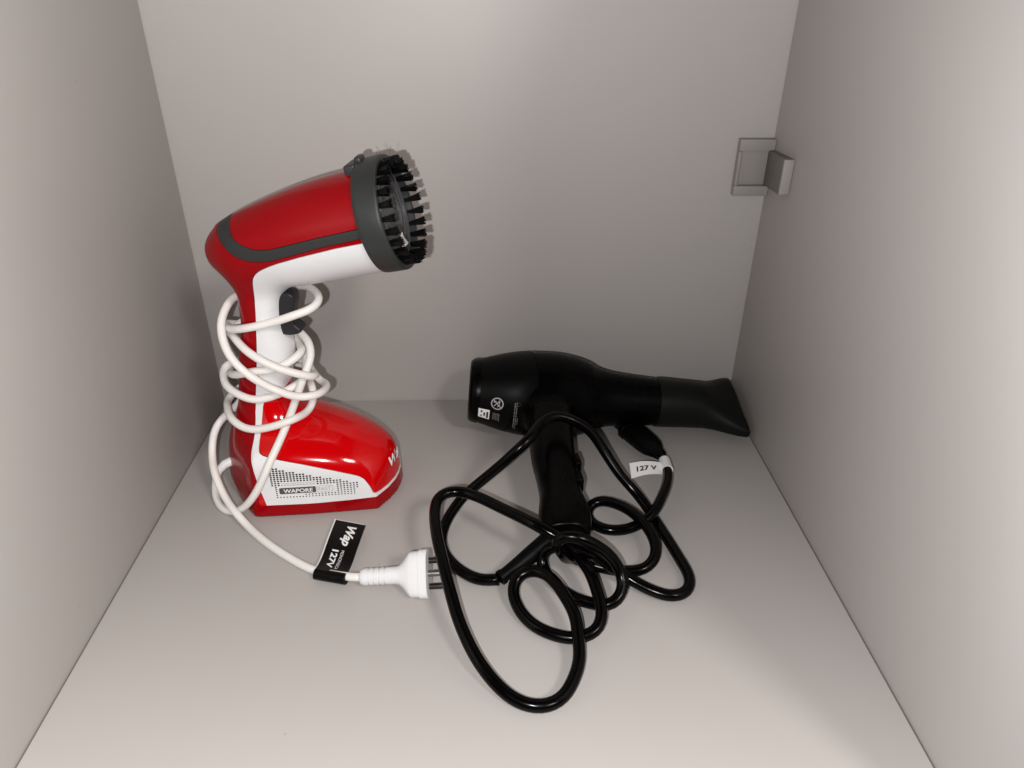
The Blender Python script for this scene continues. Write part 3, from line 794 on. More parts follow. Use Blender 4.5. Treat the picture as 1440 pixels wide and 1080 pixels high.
def st_piece(key, name, material, label=None):
    v, f = add_rim(*pieces[key], body_f)
    o = obj(name, v, f, material, steamer)
    if label:
        o["label"] = label
    return o
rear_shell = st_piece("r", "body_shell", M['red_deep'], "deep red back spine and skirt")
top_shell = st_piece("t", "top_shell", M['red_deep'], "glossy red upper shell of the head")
trim = st_piece("g", "trim_band", M['grey'], "charcoal band looping round the head")
white_panel = st_piece("w", "handle_panel", M['white'], "white panel under the head, down the handle and along the base")
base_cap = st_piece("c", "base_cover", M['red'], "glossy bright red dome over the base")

def on_side(pts, lift=.0003):
    """points (u, z) laid on the near side of the steamer"""
    pts = np.asarray(pts, float)
    a = np.full(len(pts), -.075)
    ys = np.linspace(-.075, 0, 76)
    val = body_f(pts[:, 0][:, None], ys[None], pts[:, 1][:, None])
    k = np.argmax(val < 0, axis=1)
    a, b = ys[k - 1], ys[k]
    for _ in range(22):
        m = (a + b) / 2
        neg = body_f(pts[:, 0], m, pts[:, 1]) < 0
        b = np.where(neg, m, b)
        a = np.where(neg, a, m)
    P = np.stack([pts[:, 0], a, pts[:, 1]], -1)
    n = grad(body_f, P)
    n /= np.linalg.norm(n, axis=1)[:, None]
    return P + n * lift

def on_nose(pts, lift=.0004):
    """points (y, z) laid on the nose of the base"""
    pts = np.asarray(pts, float)
    us = np.linspace(.095, .02, 76)
    val = body_f(us[None], pts[:, 0][:, None], pts[:, 1][:, None])
    k = np.argmax(val < 0, axis=1)
    a, b = us[k - 1], us[k]
    for _ in range(22):
        m = (a + b) / 2
        neg = body_f(m, pts[:, 0], pts[:, 1]) < 0
        b = np.where(neg, m, b)
        a = np.where(neg, a, m)
    P = np.stack([a, pts[:, 0], pts[:, 1]], -1)
    n = grad(body_f, P)
    n /= np.linalg.norm(n, axis=1)[:, None]
    return P + n * lift

# vent holes (too fine to pick apart) and the print on the side panel
hv, hf = [], []
HOLE_AREA = [(-.0180, .0497), (.0525, .0292), (.0515, .0188), (-.0150, .0183)]
for i in range(27):
    for j in range(18):
        u = -.0168 + i * .00262 + .00006 * j
        z = .0498 - j * .00200 - .00003 * i
        if poly_sd(np.array([u]), np.array([z]), HOLE_AREA)[0] > 0:
            continue
        if -.0125 < u < .0340 and .0215 < z < .0302:
            continue
        if -.0105 < u < .0185 and z < .0350 and z > .0300:
            continue
        k = .70 + .42 * min(1, max(0, (z - .018) / .022))
        ring = [(u + .00092 * k * math.cos(a), z + .00076 * k * math.sin(a)) for a in [math.pi * (2 * q + 1) / 8 for q in range(8)]]
        n0 = len(hv)
        hv += ring
        hf.append(tuple(range(n0, n0 + 8)))
o = obj("vent_holes", on_side(hv, .00018), hf, M['hole'], white_panel, smooth=False)
o["kind"] = "stuff"

def decal_side(name, pts, fcs, material, parent, lift=.0003):
    return obj(name, on_side(pts, lift), fcs, material, parent, smooth=False)
box = rounded_rect(-.0112, .0185, .0229, .0290, .0010)
decal_side("label_plate", box, [tuple(range(len(box)))], M['ink_dark'], white_panel, .00030)
pts, fcs = fit_text("WAPORE", -.0078, .0160, .0240, .0278, bold=.02)
decal_side("lettering", pts, fcs, M['ink_white'], white_panel, .00055)
pts, fcs = fit_text("FAST", .0206, .0306, .0243, .0277, bold=-.004)
decal_side("lettering", pts, fcs, M['ink_grey'], white_panel, .00035)
out = rounded_rect(.0192, .0322, .0229, .0290, .0012)
inn = rounded_rect(.0195, .0319, .0232, .0287, .0010)
n = len(out)
decal_side("label_outline", out + inn, [(i, (i + 1) % n, n + (i + 1) % n, n + i) for i in range(n)], M['ink_grey'], white_panel, .00030)
lv, lf = [], []
rnd = random.Random(3)
for zz, u0, u1, hgt in ((.0334, -.0090, .0170, .0006), (.0316, -.0090, .0165, .0009)):
    u = u0
    while u < u1:
        w = rnd.uniform(.0007, .0019)
        b = len(lv)
        lv += [(u, zz - hgt / 2), (u + w, zz - hgt / 2), (u + w, zz + hgt / 2), (u, zz + hgt / 2)]
        lf.append((b, b + 1, b + 2, b + 3))
        u += w + rnd.uniform(.0004, .0009)
decal_side("fine_print", lv, lf, M['ink_grey'], white_panel, .00030)
pts, fcs = fit_text("Wap", -.0125, .0125, .0265, .0375, bold=.03, shear=.35)
obj("lettering", on_nose(pts), fcs, M['ink_white'], base_cap, smooth=False)

# head collar, steam plate and brush, along the axis of the outlet
CE = math.radians(13.5)
AX = Vector((math.cos(CE), 0, math.sin(CE)))
UPH = Vector((-math.sin(CE), 0, math.cos(CE)))
LAT = Vector((0, 1, 0))
HO = Vector((.0772, 0, .2506))
prof = [(-.0008, .0370), (-.0008, .0414), (0, .0420), (.0030, .0424), (.0160, .0427), (.0172, .0424), (.0178, .0417),
        (.0178, .0394), (.0172, .0387), (.0080, .0380), (.0080, .0300)]
v, f = lathe(prof, HO, AX, 96)
collar = obj("nozzle_collar", v, f, M['grey'], steamer, sharp=40)
collar["label"] = "charcoal ring round the steam outlet"
prof = [(.0100, .0381), (.0108, .0380), (.0118, .0366), (.0118, .0322), (.0106, .0312), (.0100, .0300), (.0116, .0262), (.0126, .0250), (.0126, .0238),
        (.0108, .0230), (.0108, .0222), (.0128, .0214), (.0134, .0202), (.0122, .0192), (.0112, .0180), (.0118, .0100), (.0120, .0002)]
v, f = lathe(prof, HO, AX, 80)
plate = obj("steam_plate", v, f, M['black_in'], steamer, sharp=50)
hv, hf = [], []
for k in range(10):
    a = 2 * math.pi * (k + .5) / 10
    c = HO + AX * .01225 + UPH * (.0135 * math.cos(a)) + LAT * (.0135 * math.sin(a))
    b = len(hv)
    for q in range(10):
        t = 2 * math.pi * q / 10
        hv.append(c + UPH * (.0013 * math.cos(t)) + LAT * (.0013 * math.sin(t)))
    hf.append(tuple(range(b, b + 10)))
o = obj("steam_holes", hv, hf, M['hole'], plate, smooth=False)
o["kind"] = "stuff"

brush = obj("brush_ring", *lathe([(.0108, .0386), (.0132, .0384), (.0138, .0376), (.0138, .0350), (.0132, .0342), (.0108, .0340)], HO, AX, 80), M['black_in'], steamer, sharp=45)
def tuft_mesh(seed):
    """a chunky tuft: solid bound root flaring into separate bristle ends"""
    rn = random.Random(seed)
    V, Fc = [], []
    L0 = .0130
    for (x, hy, hz) in ((0, .0016, .0011), (.004, .0018, .0015), (L0 * .93, .0023, .0024)):
        V += [(x, -hy, -hz), (x, hy, -hz), (x, hy, hz), (x, -hy, hz)]
    for i in (0, 4):
        for k in range(4):
            Fc.append((i + k, i + (k + 1) % 4, i + 4 + (k + 1) % 4, i + 4 + k))
    Fc.append((8, 9, 10, 11))
    for i in range(4):
        for j in range(5):
            y0, z0 = (i - 1.5) * .00095, (j - 2) * .00055
            y1, z1 = (i - 1.5) * .00140 + rn.gauss(0, .0002), (j - 2) * .00118 + rn.gauss(0, .0002)
            L = L0 + rn.uniform(-.0005, .0009)
            r = .00042
            b = len(V)
            for k in range(3):
                a = 2 * math.pi * k / 3 + rn.random()
                V.append((.003, y0 + r * math.cos(a), z0 + r * math.sin(a)))
            for k in range(3):
                x, y, z = V[b + k]
                V.append((L, y1 + (y - y0) * 1.1, z1 + (z - z0) * 1.1))
            for k in range(3):
                k2 = (k + 1) % 3
                Fc.append((b + k, b + k2, b + 3 + k2, b + 3 + k))
            Fc.append((b + 3, b + 4, b + 5))
    me = bpy.data.meshes.new("bristle_tuft")
    me.from_pydata(V, [], Fc)
    me.materials.append(M['bristle'])
    return me
tufts = [tuft_mesh(s) for s in range(5)]
NT = 25
for k in range(NT):
    a = 2 * math.pi * (k + .35) / NT
    rad = UPH * math.cos(a) + LAT * math.sin(a)
    tan = AX.cross(rad)
    t = bpy.data.objects.new("bristle_tuft", tufts[k % 5])
    lean = (rad * random.uniform(.02, .10) + tan * random.uniform(-.05, .05))
    x = (AX + lean).normalized()
    y = (rad - x * rad.dot(x)).normalized()
    z = x.cross(y)
    m = Matrix((x, y, z)).transposed().to_4x4()
    m.translation = HO + AX * .0132 + rad * .0366
    COL.objects.link(t)
    t.parent = brush
    t.matrix_local = m
# stray bristles sticking up at the top of the ring
hv, hf = [], []
for (s0, l0, dx, du, dl) in ((.0170, -.006, .001, .011, -.001), (.0180, .001, -.002, .012, .002), (.0165, -.011, .003, .0085, -.003), (.0220, .006, .003, .010, .001)):
    p0 = HO + AX * s0 + UPH * .036 + LAT * l0
    P = [p0, p0 + UPH * du * .5 + AX * dx * .3 + LAT * dl * .4, p0 + UPH * du + AX * dx + LAT * dl]
    v, f = tube(catmull(P, 4), .00016, 5)
    b = len(hv)
    hv += v
    hf += [tuple(i + b for i in q) for q in f]
obj("stray_bristles", hv, hf, M['black_in'], brush)

# latch on top of the collar
bm = bmesh.new()
add_box(bm, (-.0085, -.0115, .0330), (.0005, .0115, .0420), .0016, 3)
add_box(bm, (-.0010, -.0060, .0400), (.0045, .0060, .0455), .0018, 3)
for vv in bm.verts:
    vv.co = HO + AX * vv.co.x + LAT * vv.co.y + UPH * vv.co.z
latch = bm_obj("latch", bm, M['grey'], steamer)

# trigger
TR = [(-.0120, .1862), (-.0040, .1876), (.0030, .1876), (.0062, .1852), (.0064, .1790), (.0040, .1715), (.0026, .1650), (.0036, .1600), (.0082, .1562),
      (.0086, .1536), (.0050, .1516), (-.0010, .1504), (-.0120, .1508)]
bm = bmesh.new()
vsa = [bm.verts.new((u, -.0072, z)) for u, z in TR]
face = bm.faces.new(vsa)
ext = bmesh.ops.extrude_face_region(bm, geom=[face])
for e in ext["geom"]:
    if isinstance(e, bmesh.types.BMVert):
        e.co.y = .0072
bmesh.ops.recalc_face_normals(bm, faces=bm.faces[:])
bmesh.ops.bevel(bm, geom=bm.edges[:], offset=.0022, segments=4, profile=.5, affect='EDGES', clamp_overlap=True)
trigger = bm_obj("trigger", bm, M['trigger'], steamer, sharp=30)
trigger["label"] = "dark grey trigger under the head"

# the white cord, wound round the handle and running out to the plug
pts = [Vector((a * 1e-5, b * 1e-5, c * 1e-5)) for a, b, c in WHITE_CORD]
v, f = tube(pts, .0033, 14)
cord = obj("power_cord", v, f, M['cord_white'], steamer)
cord["label"] = "white cord wound in loose loops round the handle"
# socket bush where the cord leaves the base
v, f = tube([pts[2], pts[4], pts[6]], .0046, 14, radii=[.0042, .0040, .0036])
obj("cord_grommet", v, f, M['white'], steamer, sharp=40)

# plug
PL_B = pts[-1].copy()
PL_F = to_st((-.0370, -.2805, .0165))
pd = (PL_F - PL_B).normalized()
tilt = math.radians(47)
wide0 = to_st(Vector(ST_O) + Vector((0, math.cos(tilt), math.sin(tilt)))).normalized()
wide = (wide0 - pd * wide0.dot(pd)).normalized()
thick = pd.cross(wide).normalized()
LEN = (PL_F - PL_B).length
def plug_ring(s, a, b, e=2.0, n=28, origin=None):
    o_ = (origin or PL_B) + pd * s
    out_ = []
    for k in range(n):
        t = 2 * math.pi * k / n
        c, sn = math.cos(t), math.sin(t)
        out_.append(o_ + wide * (a * math.copysign(abs(c) ** (2 / e), c)) + thick * (b * math.copysign(abs(sn) ** (2 / e), sn)))
    return out_
L = LEN
secs = [(0, .0052, .0052, 2), (.0012, .0062, .0062, 2)]
for k in range(4):
    s0 = .0035 + k * .0042
    secs += [(s0, .0065, .0065, 2), (s0 + .0020, .0065, .0065, 2), (s0 + .0024, .0057, .0059, 2), (s0 + .0034, .0057, .0059, 2), (s0 + .0038, .0065, .0065, 2)]
secs += [(.0225, .0066, .0065, 2), (L - .0250, .0067, .0066, 2.0), (L - .0222, .0076, .0069, 2.1), (L - .0190, .0108, .0076, 2.4), (L - .0160, .0145, .0085, 2.9), (L - .0142, .0164, .0090, 3.2),
         (L - .0130, .0171, .0092, 3.4), (L - .0066, .0173, .0093, 3.4), (L - .0063, .0181, .0098, 3.6), (L - .0005, .0183, .0100, 3.6), (L, .0179, .0096, 3.6)]
plug = obj("plug", *loft([plug_ring(*s) for s in secs]), M['white'], steamer, sharp=38)
plug["label"] = "white three pin plug lying on the shelf"
for wv, tv, m_ in ((.0095, -.0012, 'pin_reflection'), (0, .0018, 'metal'), (-.0095, -.0012, 'pin_reflection')):
    p0 = PL_F + wide * wv + thick * tv
    pr = [(-.002, .0023), (.0135, .0023), (.0148, .0020), (.0155, .0011), (.0157, .0001)]
    v, f = lathe(pr, p0, pd, 14)
    obj("prong", v, f, M[m_], plug, sharp=50)

# black tag folded round the cord
T_A, T_B = Vector((-.1255, -.2665, 0)), Vector((-.1010, -.2745, 0))
T_D, T_C = Vector((-.1210, -.2025, 0)), Vector((-.0945, -.2115, 0))
def tag_point(x, y, lift):
    """x 0..1 from the free end to the cord, y 0..1 across"""
    far = T_D.lerp(T_C, y)
    near = T_A.lerp(T_B, y)
    p = far.lerp(near, x)
    z = .0042 + .0020 * math.sin((1 - x) * 2.4) + .0058 * max(0, (x - .62) / .38) ** 2 + .0010 * (y - .5) * (1 - x)
    return to_st((p.x, p.y, z + lift))
def strip(x0, x1, y0, y1, lift, th, nx=18, ny=4):
    V, Fc = [], []
    for i in range(nx + 1):
        for j in range(ny + 1):
            V.append(tag_point(x0 + (x1 - x0) * i / nx, y0 + (y1 - y0) * j / ny, lift))
    n0 = len(V)
    for i in range(nx + 1):
        for j in range(ny + 1):
            V.append(tag_point(x0 + (x1 - x0) * i / nx, y0 + (y1 - y0) * j / ny, lift - th))
    q = lambda i, j: i * (ny + 1) + j
    for i in range(nx):
        for j in range(ny):
            Fc.append((q(i, j), q(i + 1, j), q(i + 1, j + 1), q(i, j + 1)))
            Fc.append((n0 + q(i, j), n0 + q(i, j + 1), n0 + q(i + 1, j + 1), n0 + q(i + 1, j)))
    for i in range(nx):
        for j in (0, ny):
            Fc.append((q(i, j), q(i + 1, j), n0 + q(i + 1, j), n0 + q(i, j)))
    for j in range(ny):
        for i in (0, nx):
            Fc.append((q(i, j), q(i, j + 1), n0 + q(i, j + 1), n0 + q(i, j)))
    return V, Fc
vtag = obj("voltage_tag", *strip(.012, 1.0, .0, 1.0, 0, .0003), M['tag_black'], steamer, smooth=False)
vtag["label"] = "black tag with white lettering folded over the white cord"
obj("tag_backing", *strip(-.010, .93, -.055, .955, -.0006, .0003), M['tag_white'], vtag, smooth=False)
sl0, sl1 = to_st((-.1258, -.2668, .0052)), to_st((-.1008, -.2750, .0070))
v, f = tube([sl0.lerp(sl1, k / 8) for k in range(9)], .0044, 18)
obj("tag_sleeve", v, f, M['tag_black'], vtag, sharp=50)
for word, x0, x1, y0, y1, kw in (("Wap", .10, .47, .36, .76, dict(bold=.035, shear=.35)), ("127V", .56, .90, .24, .46, dict(bold=.035)),
                                 ("MONOFASICA", .55, .91, .54, .64, dict(bold=.0))):
    pts2, fcs = fit_text(word, x0, x1, y0, y1, **kw)
    obj("lettering", [tag_point(a, b, .0003) for a, b in pts2], fcs, M['ink_white'], vtag, smooth=False)

# ============================================================================
# hair dryer lying on its side
# ============================================================================
DRY_ROOT = Vector((.060, -.090, 0))
dryer = empty("hair_dryer", DRY_ROOT)
tag(dryer, "black hair dryer lying on its side with its coiled cord and nozzle against the wall", "hair dryer")
def to_dr(vs_):
    return [Vector(v_) - DRY_ROOT for v_ in vs_]
def dobj(name, v_, f_, material, parent=None, label=None, **kw):
    o_ = obj(name, to_dr(v_), f_, material, parent or dryer, **kw)
    if label:
        o_["label"] = label
    return o_
DV, DQ = surface_nets(dryer_f, (-.010, -.260, -.004), (.200, .006, .094), .0020)
DQ = [tuple(q) for q in DQ]
E2 = np.array((0, 0, 1.0)) - DRY_D * DRY_D[2]
E2 /= np.linalg.norm(E2)
E1 = np.cross(DRY_D, E2)
if E1[1] > 0:
    E1 = -E1
def dry_split(V):
    s, _ = dryer_axis(V[:, 0], V[:, 1], V[:, 2])
    w = V - DRY_A
    th = np.arctan2(w @ E2, w @ E1)
    return s, th
rem_v, rem_f = DV, DQ
def take(gfun, gap=.0002):
    global rem_v, rem_f
    g = gfun(rem_v)
    a = clip_mesh(rem_v, rem_f, g - gap)
    rem_v, rem_f = clip_mesh(rem_v, rem_f, -g - gap)
    return a
def seam_rear(V):
    s, th = dry_split(V)
    return (.0385 + .019 * np.clip(th / .7, 0, 1) ** 1.5 + .004 * np.sin(th * 2.0)) - s
hnd = take(lambda V: -.1040 - V[:, 1])
rear = take(seam_rear)
brl = take(lambda V: dry_split(V)[0] - .1215)
for key, name, mt, lb in ((hnd, "handle", 'black', None), (rear, "rear_cover", 'black_matt', None), (brl, "barrel", 'black', None),
                          ((rem_v, rem_f), "housing", 'black', None)):
    v, f = add_rim(key[0], key[1], dryer_f)
    o_ = dobj(name, v, f, M[mt], label=lb)
    if name == "rear_cover":
        rear_cover = o_
    if name == "handle":
        dr_handle = o_

# air inlet: rim and grille
inlet = dobj("inlet_ring", *lathe([(.0075, .0322), (.0035, .0324), (-.0005, .0314), (-.0030, .0296), (-.0035, .0280), (-.0025, .0268), (.0040, .0260)], DRY_A, DRY_D, 64), M['black'], sharp=60)
gv, gf = [], []
for r in (.006, .011, .016, .021, .0255):
    v, f = lathe([(.0012, r - .0009), (.0002, r - .0009), (.0002, r + .0009), (.0012, r + .0009)], DRY_A, DRY_D, 48, close=True)
    b = len(gv)
    gv += v
    gf += [tuple(i + b for i in q) for q in f]
for k in range(6):
    a = math.pi * k / 6
    d_ = Vector(E1) * math.cos(a) + Vector(E2) * math.sin(a)
    c = Vector(DRY_A) + Vector(DRY_D) * .0012
    v, f = tube([c - d_ * .0262, c + d_ * .0262], .0008, 6)
    b = len(gv)
    gv += v
    gf += [tuple(i + b for i in q) for q in f]
dobj("inlet_grille", gv, gf, M['black_matt'], inlet, sharp=40)
v, f = lathe([(.0042, .0262), (.0042, .0001)], DRY_A, DRY_D, 48)
dobj("inlet_filter", v, f, M['hole'], inlet)

# concentrator nozzle: round collar squeezed into a wide flat mouth
slot = Vector((0, -.955, -.285))
slot = (slot - Vector(DRY_D) * slot.dot(Vector(DRY_D))).normalized()
thn = Vector(DRY_D).cross(slot).normalized()
rings = []
for s, a, b, e in ((.1850, .0234, .0234, 2), (.1856, .0250, .0250, 2), (.1900, .0252, .0252, 2), (.2150, .0243, .0243, 2), (.2270, .0242, .0232, 2.05),
                   (.2350, .0248, .0205, 2.2), (.2450, .0284, .0164, 2.5), (.2550, .0330, .0126, 2.9), (.2630, .0360, .0100, 3.3), (.2690, .0374, .0082, 3.6), (.2705, .0374, .0078, 3.6), (.2705, .0356, .0060, 3.6), (.2600, .0330, .0070, 3.2)):
    o_ = Vector(DRY_A) + Vector(DRY_D) * s
    ring = []
    for k in range(56):
        t = 2 * math.pi * k / 56
        c, sn = math.cos(t), math.sin(t)
        skew = .0045 * max(0.0, (s - .235) / .0355) * c         # the mouth is cut at a slant
        ring.append(o_ + Vector(DRY_D) * skew + slot * (a * math.copysign(abs(c) ** (2 / e), c)) + thn * (b * math.copysign(abs(sn) ** (2 / e), sn)))
    rings.append(ring)
nozzle = dobj("nozzle", *loft(rings), M['nozzle'], sharp=40, label="flat black concentrator nozzle")

# rocker switches on the edge of the handle
for y0, y1, x0 in ((-.176, -.160, .0855), (-.200, -.186, .0848)):
    bm = bmesh.new()
    add_box(bm, (x0 - .006, y0, .027), (x0 + .0028, y1, .041), .0018, 3)
    for vv in bm.verts:
        k = (vv.co.y - y0) / (y1 - y0)
        if vv.co.x > x0:
            vv.co.x += .0016 * (1 - k)
        vv.co -= DRY_ROOT
    bm_obj("switch", bm, M['black'], dryer)

# hanging collar and flexible cord guard at the end of the handle
P = catmull([(.064, -.246, .0215), (.0545, -.2515, .0190), (.0420, -.2590, .0140), (.0290, -.2680, .0095), (.0172, -.2762, .0064)], 6)
n = len(P)
rad = []
for i in range(n):
    k = i / (n - 1)
    r = .0092 * (1 - k) + .0050 * k
    rad.append(r)
v, f = tube(P, .01, 20, radii=rad)
dobj("cord_guard", v, f, M['black_matt'], sharp=40)
dirv = (P[-1] - P[-3]).normalized()
v, f = lathe([(-.0022, .0048), (-.0022, .0060), (.0006, .0060), (.0012, .0052), (.0012, .0036)], P[-1], dirv, 20)
dobj("cord_guard_rim", v, f, M['black_matt'], sharp=40)

# black cord
bpts = [Vector((a * 1e-5, b * 1e-5, c * 1e-5)) for a, b, c in BLACK_CORD]
v, f = tube(bpts, .0045, 16)
bcord = dobj("power_cord", v, f, M['cord_black'], label="long black cord lying in loose coils on the shelf")

# its plug, tucked under the barrel
q0 = Vector(bpts[-1])
q1 = Vector((.1510, -.0750, .0085))
qd = (q1 - q0).normalized()
qw = Vector((0, 0, 1)).cross(qd).normalized()
qt = qd.cross(qw).normalized()
QL = (q1 - q0).length
def qring(s, a, b, e=2.2, n=28):
    o_ = q0 + qd * s
    out_ = []
    for k in range(n):
        t = 2 * math.pi * k / n
        c, sn = math.cos(t), math.sin(t)
        out_.append(o_ + qw * (a * math.copysign(abs(c) ** (2 / e), c)) + qt * (b * math.copysign(abs(sn) ** (2 / e), sn)))
    return out_
secs = [(-.0040, .0050, .0050, 2), (-.0020, .0057, .0055, 2), (.0030, .0066, .0060, 2.2), (.0065, .0082, .0064, 2.6), (.0120, .0108, .0070, 3), (.0200, .0120, .0074, 3.2),
        (.0300, .0123, .0076, 3.2), (QL - .006, .0125, .0078, 3.2), (QL - .0056, .0132, .0082, 3.2), (QL, .0132, .0082, 3.2), (QL + .0004, .0126, .0076, 3.2)]
bplug = dobj("plug", *loft([qring(*s) for s in secs]), M['black_matt'], sharp=38, label="black plug tucked under the barrel")
for wv in (-.0085, 0, .0085):
    v, f = lathe([(-.002, .0019), (.0150, .0019), (.0165, .0012), (.0168, .0001)], q1 + qw * wv - qt * .001, qd, 12)
    dobj("prong", v, f, M['metal'], bplug, sharp=50)

# white voltage label folded round the black cord
i0 = min(range(len(bpts)), key=lambda i: (bpts[i] - Vector((.1710, -.1440, .0145))).length)
seg = bpts[i0 - 2:i0 + 3]
cc = bpts[i0]
cd = (bpts[i0 + 2] - bpts[i0 - 2]).normalized()
FL = [Vector((.1363, -.1541, .0235)), Vector((.1376, -.1629, .0130))]      # free end
FN = [cc - cd * .0015 + Vector((-.0048, 0, .0042)), cc - cd * .0100 + Vector((-.0048, 0, -.0030))]
def flag(x, y, lift=0.0):
    """x 0..1 from the free end to the cord, y 0..1 upwards"""
    a = FL[1].lerp(FL[0], y)
    b = FN[1].lerp(FN[0], y)
    p_ = a.lerp(b, x)
    p_.z += .0022 * math.sin(x * math.pi) + lift
    return p_
V, Fc = [], []
for side in (0, -.0004):
    for i in range(11):
        for j in range(4):
            V.append(flag(i / 10, j / 3, side))
for i in range(10):
    for j in range(3):
        a = i * 4 + j
        Fc += [(a, a + 4, a + 5, a + 1), (44 + a, 44 + a + 1, 44 + a + 5, 44 + a + 4)]
for i in range(10):
    for j in (0, 3):
        a = i * 4 + j
        Fc.append((a, a + 4, 48 + a, 44 + a))
for i in (0, 10):
    for j in range(3):
        a = i * 4 + j
        Fc.append((a, a + 1, 45 + a, 44 + a))
wtag = dobj("voltage_tag", V, Fc, M['tag_white'], smooth=False, label="white 127 V tag folded round the black cord")
v, f = tube([cc - cd * .0085, cc, cc + cd * .0085], .0053, 20)
dobj("tag_sleeve", v, f, M['tag_white'], wtag, sharp=50)
p2, fcs = fit_text("127 V", .19, .83, .30, .66, bold=.035)
dobj("lettering", [flag(a, b, .0003) for a, b in p2], fcs, M['ink_black'], wtag, smooth=False)

# print on the rear cover of the dryer
def on_dry(pts, lift=.00035):
    """points (s, arc) along and round the barrel, arc in metres from the middle of the near side"""
    out_ = []
    for s, a in pts:
        r = float(smooth_table(np.array(s), DRY_S, DRY_R))
        th = a / .0365
        out_.append(Vector(DRY_A) + Vector(DRY_D) * s + (Vector(E1) * math.cos(th) + Vector(E2) * math.sin(th)) * (r + lift))
    return out_
def strips(rects):
    V_, F_ = [], []
    for (x0, x1, y0, y1) in rects:
        ny = max(1, int(abs(y1 - y0) / .002))
        for i in range(ny):
            b = len(V_)
            ya, yb = y0 + (y1 - y0) * i / ny, y0 + (y1 - y0) * (i + 1) / ny
            V_ += [(x0, ya), (x1, ya), (x1, yb), (x0, yb)]
            F_.append((b, b + 1, b + 2, b + 3))
    return V_, F_
cx, cy, ro, ri = .0235, .0078, .0060, .0049
V_, F_ = [], []
for k in range(32):
    t = 2 * math.pi * k / 32
    V_ += [(cx + ro * math.cos(t), cy + ro * math.sin(t)), (cx + ri * math.cos(t), cy + ri * math.sin(t))]
    F_.append((2 * k, 2 * ((k + 1) % 32), 2 * ((k + 1) % 32) + 1, 2 * k + 1))
def bar(x0, y0, x1, y1, w):
    global V_, F_
    dx, dy = x1 - x0, y1 - y0
    l = math.hypot(dx, dy)
    nx, ny = -dy / l * w / 2, dx / l * w / 2
    m = 4
    for i in range(m):
        b = len(V_)
        a0, a1 = i / m, (i + 1) / m
        V_ += [(x0 + dx * a0 + nx, y0 + dy * a0 + ny), (x0 + dx * a0 - nx, y0 + dy * a0 - ny), (x0 + dx * a1 - nx, y0 + dy * a1 - ny), (x0 + dx * a1 + nx, y0 + dy * a1 + ny)]
        F_.append((b, b + 1, b + 2, b + 3))
bar(cx - .0036, cy + .0036, cx + .0036, cy - .0036, .0009)
bar(cx - .0030, cy - .0026, cx + .0024, cy + .0034, .0008)
bar(cx - .0034, cy + .0014, cx - .0010, cy + .0022, .0012)
bar(cx + .0002, cy - .0030, cx + .0026, cy - .0006, .0008)
bar(cx + .0018, cy + .0000, cx + .0022, cy + .0030, .0010)
dobj("warning_symbol", on_dry(V_), F_, M['ink_grey'], rear_cover, smooth=False)
V_, F_ = strips([(.0062, .0170, -.0128, -.0004)])
sticker = dobj("sticker", on_dry(V_, .0004), F_, M['ink_white'], rear_cover, smooth=False)
sticker["label"] = "small white sticker with black marks"
rn = random.Random(11)
V_, F_ = strips([(.0085, .0100, -.0050, -.0022), (.0085, .0098, -.0105, -.0085), (.0112, .0128, -.0090, -.0045), (.0140, .0158, -.0112, -.0030)])
dobj("sticker_marks", on_dry(V_, .0006), F_, M['ink_black'], rear_cover, smooth=False)
rects = []
for s0, y_hi, y_lo, w in ((.0400, .0105, -.0160, .0009), (.0418, .0112, -.0170, .0007), (.0434, .0112, -.0100, .0007), (.0450, .0115, -.0060, .0009)):
    y = y_hi
    while y > y_lo:
        l = rn.uniform(.0006, .0022)
        rects.append((s0, s0 + w, y - l, y))
        y -= l + rn.uniform(.0003, .0010)
for s0, y_hi, y_lo, w in ((.0200, -.0020, -.0105, .0007), (.0214, -.0020, -.0100, .0007), (.0228, -.0024, -.0104, .0007), (.0242, -.0020, -.0090, .0007),
                          (.0256, -.0024, -.0110, .0007), (.0490, .0105, .0020, .0013), (.0494, -.0010, -.0060, .0013), (.0492, -.0085, -.0140, .0012)):
    y = y_hi
    while y > y_lo:
        l = rn.uniform(.0006, .0020)
        rects.append((s0, s0 + w, y - l, y))
        y -= l + rn.uniform(.0003, .0009)
V_, F_ = strips(rects)
o_ = dobj("fine_print", on_dry(V_, .0006), F_, M['ink_print'], rear_cover, smooth=False)

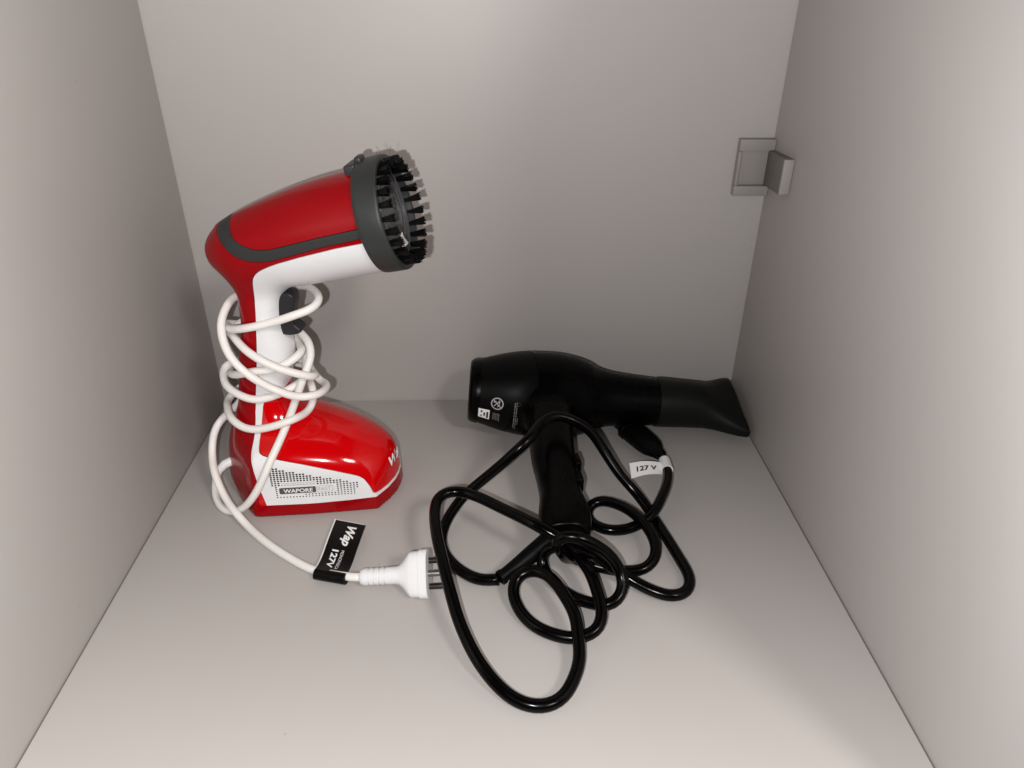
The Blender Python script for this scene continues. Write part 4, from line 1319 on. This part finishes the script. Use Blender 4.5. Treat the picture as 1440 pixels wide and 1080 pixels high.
# ============================================================================
# plastic corner bracket on the back and right walls
# ============================================================================
BR = Vector((.2748, -.0002, .2250))
bracket = empty("corner_bracket", BR)
tag(bracket, "small grey plastic bracket fixed in the corner of the back and right walls", "bracket")
def bbox_part(name, lo, hi, material, bevel=.0006, parent=bracket, taper=None):
    bm_ = bmesh.new()
    add_box(bm_, lo, hi, bevel, 2)
    for vv in bm_.verts:
        vv.co -= BR
    return bm_obj(name, bm_, material, parent)
bbox_part("back_plate", (.2432, -.0022, .2262), (.2748, -.0003, .2768), M['bracket'])
bbox_part("frame_bar", (.2420, -.0085, .2668), (.2747, -.0004, .2775), M['bracket'])
bbox_part("frame_bar", (.2420, -.0085, .2255), (.2747, -.0004, .2350), M['bracket'])
bbox_part("frame_bar", (.2420, -.0085, .2352), (.2450, -.0004, .2666), M['bracket'])
bm = bmesh.new()
add_box(bm, (.2656, -.0555, .2402), (.2748, -.0055, .2708), .0007, 2)
for vv in bm.verts:
    k = (-.0055 - vv.co.y) / .05                     # the arm grows a little slimmer towards the wall plate
    if vv.co.x < .271:
        vv.co.x += .0042 * (1 - k)
    vv.co.z += -.0030 * (1 - k) if vv.co.z > .255 else -.0045 * (1 - k)
    vv.co -= BR
bm_obj("arm", bm, M['bracket_arm'], bracket)
bbox_part("arm_end_cap", (.2660, -.0572, .2406), (.2747, -.0556, .2704), M['bracket_end'], .0004)

# ============================================================================
# a small thin white piece inside the brush ring
# ============================================================================
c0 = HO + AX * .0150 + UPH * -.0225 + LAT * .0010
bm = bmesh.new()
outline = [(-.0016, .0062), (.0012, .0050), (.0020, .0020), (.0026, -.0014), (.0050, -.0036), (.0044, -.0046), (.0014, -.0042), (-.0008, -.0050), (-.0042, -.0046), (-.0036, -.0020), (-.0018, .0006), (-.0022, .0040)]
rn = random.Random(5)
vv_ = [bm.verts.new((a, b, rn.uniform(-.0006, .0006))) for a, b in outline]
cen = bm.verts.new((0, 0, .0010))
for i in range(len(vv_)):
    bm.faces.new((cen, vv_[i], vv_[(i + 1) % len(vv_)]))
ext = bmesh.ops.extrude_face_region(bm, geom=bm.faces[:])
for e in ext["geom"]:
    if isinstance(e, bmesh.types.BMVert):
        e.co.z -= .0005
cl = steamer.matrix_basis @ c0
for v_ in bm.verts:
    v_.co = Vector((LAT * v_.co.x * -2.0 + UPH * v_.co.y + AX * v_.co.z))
flake = bm_obj("white_flake", bm, M['tag_white'])
flake.location = cl
flake.rotation_euler = (0, 0, ST_YAW)
tag(flake, "tiny thin white piece inside the black brush ring", "flake")
